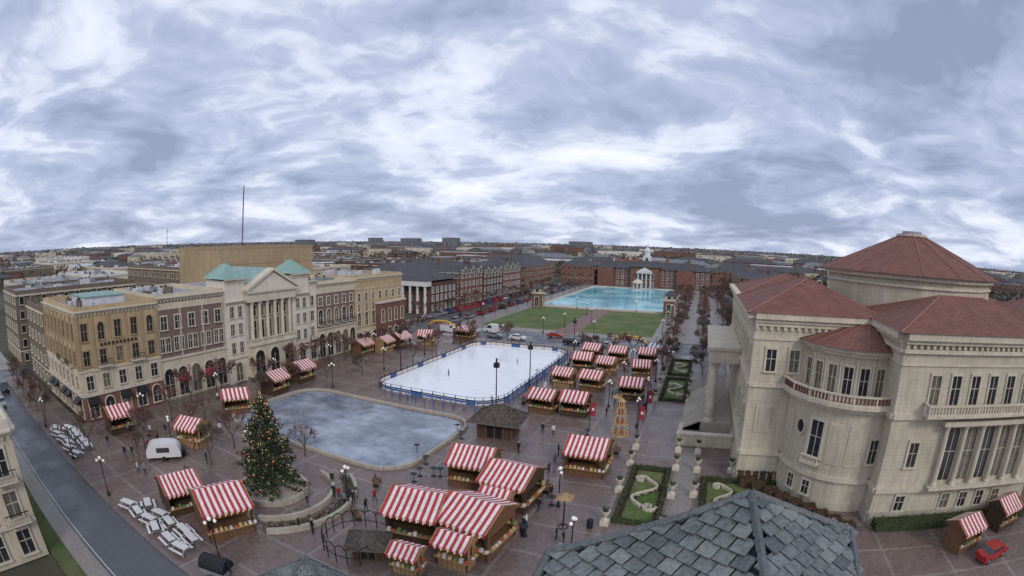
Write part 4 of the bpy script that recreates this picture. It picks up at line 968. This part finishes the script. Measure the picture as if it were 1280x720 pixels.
# ------------------------------------------------------------------ world
w=bpy.data.worlds.new('World');SC.world=w;w.use_nodes=True;nt=w.node_tree;N=nt.nodes;L=nt.links
bg=N['Background'];bg.inputs[1].default_value=.1
sun_el=math.radians(32);sun_az=math.radians(140)
sky=N.new('ShaderNodeTexSky');sky.sky_type='NISHITA';sky.sun_disc=False;sky.sun_elevation=sun_el;sky.sun_rotation=sun_az
tc=N.new('ShaderNodeTexCoord');sp=N.new('ShaderNodeSeparateXYZ');L.new(tc.outputs['Generated'],sp.inputs[0])
def math_(op,a,b=None,c=None):
    m=N.new('ShaderNodeMath');m.operation=op
    for i,x in enumerate((a,b,c)):
        if x is None: continue
        if isinstance(x,(int,float)): m.inputs[i].default_value=x
        else: L.new(x,m.inputs[i])
    return m.outputs[0]
zc=math_('MAXIMUM',sp.outputs[2],0.0);den=math_('ADD',zc,.22)
cb=N.new('ShaderNodeCombineXYZ');L.new(math_('DIVIDE',sp.outputs[0],den),cb.inputs[0]);L.new(math_('DIVIDE',sp.outputs[1],den),cb.inputs[1]);L.new(math_('MULTIPLY',zc,1.2),cb.inputs[2])
# domain warp gives billowing edges
wn=N.new('ShaderNodeTexNoise');wn.inputs['Scale'].default_value=1.1;wn.inputs['Detail'].default_value=4;L.new(cb.outputs[0],wn.inputs['Vector'])
ws=N.new('ShaderNodeVectorMath');ws.operation='SUBTRACT';L.new(wn.outputs['Color'],ws.inputs[0]);ws.inputs[1].default_value=(.5,.5,.5)
wm=N.new('ShaderNodeVectorMath');wm.operation='SCALE';L.new(ws.outputs[0],wm.inputs[0]);wm.inputs['Scale'].default_value=.9
wa=N.new('ShaderNodeVectorMath');wa.operation='ADD';L.new(cb.outputs[0],wa.inputs[0]);L.new(wm.outputs[0],wa.inputs[1])
def noise(scale,det,rough,off,dist=0):
    mp=N.new('ShaderNodeMapping');mp.inputs['Location'].default_value=off;L.new(wa.outputs[0],mp.inputs[0])
    n=N.new('ShaderNodeTexNoise');n.inputs['Scale'].default_value=scale;n.inputs['Detail'].default_value=det;n.inputs['Roughness'].default_value=rough;n.inputs['Distortion'].default_value=dist;L.new(mp.outputs[0],n.inputs['Vector']);return n.outputs[0]
big=noise(.7,3,.5,(3.1,1.7,0));mid=noise(1.9,10,.55,(0,4,2));fin=noise(6,8,.62,(5,2,1))
s_=math_('ADD',math_('ADD',math_('MULTIPLY',big,.44),math_('MULTIPLY',mid,.42)),math_('MULTIPLY',fin,.14))
s2=math_('ADD',s_,math_('MULTIPLY',math_('MINIMUM',zc,.5),.07))
rp=N.new('ShaderNodeValToRGB');L.new(s2,rp.inputs[0]);e=rp.color_ramp.elements
e[0].position=.41;e[0].color=(3.1,3.7,5.3,1);e[1].position=.64;e[1].color=(10.2,10.6,11.4,1)
for pos,c in ((.475,(4.5,5.2,7.2)),(.515,(5.6,6.3,8.2)),(.545,(7.4,8.0,9.6)),(.59,(8.8,9.3,10.6))):
    x=e.new(pos);x.color=(*c,1)
mx=N.new('ShaderNodeMix');mx.data_type='RGBA';mx.inputs[0].default_value=.94;L.new(sky.outputs[0],mx.inputs[6]);L.new(rp.outputs[0],mx.inputs[7]);L.new(mx.outputs[2],bg.inputs[0])
sl=bpy.data.lights.new('sun','SUN');sl.energy=1.25;sl.angle=math.radians(14);sl.color=(1,.93,.84);so=bpy.data.objects.new('sun',sl);COL.objects.link(so)
d=Vector((math.sin(sun_az)*math.cos(sun_el),math.cos(sun_az)*math.cos(sun_el),math.sin(sun_el)))
so.rotation_euler=d.to_track_quat('Z','Y').to_euler();so.location=(0,0,200)
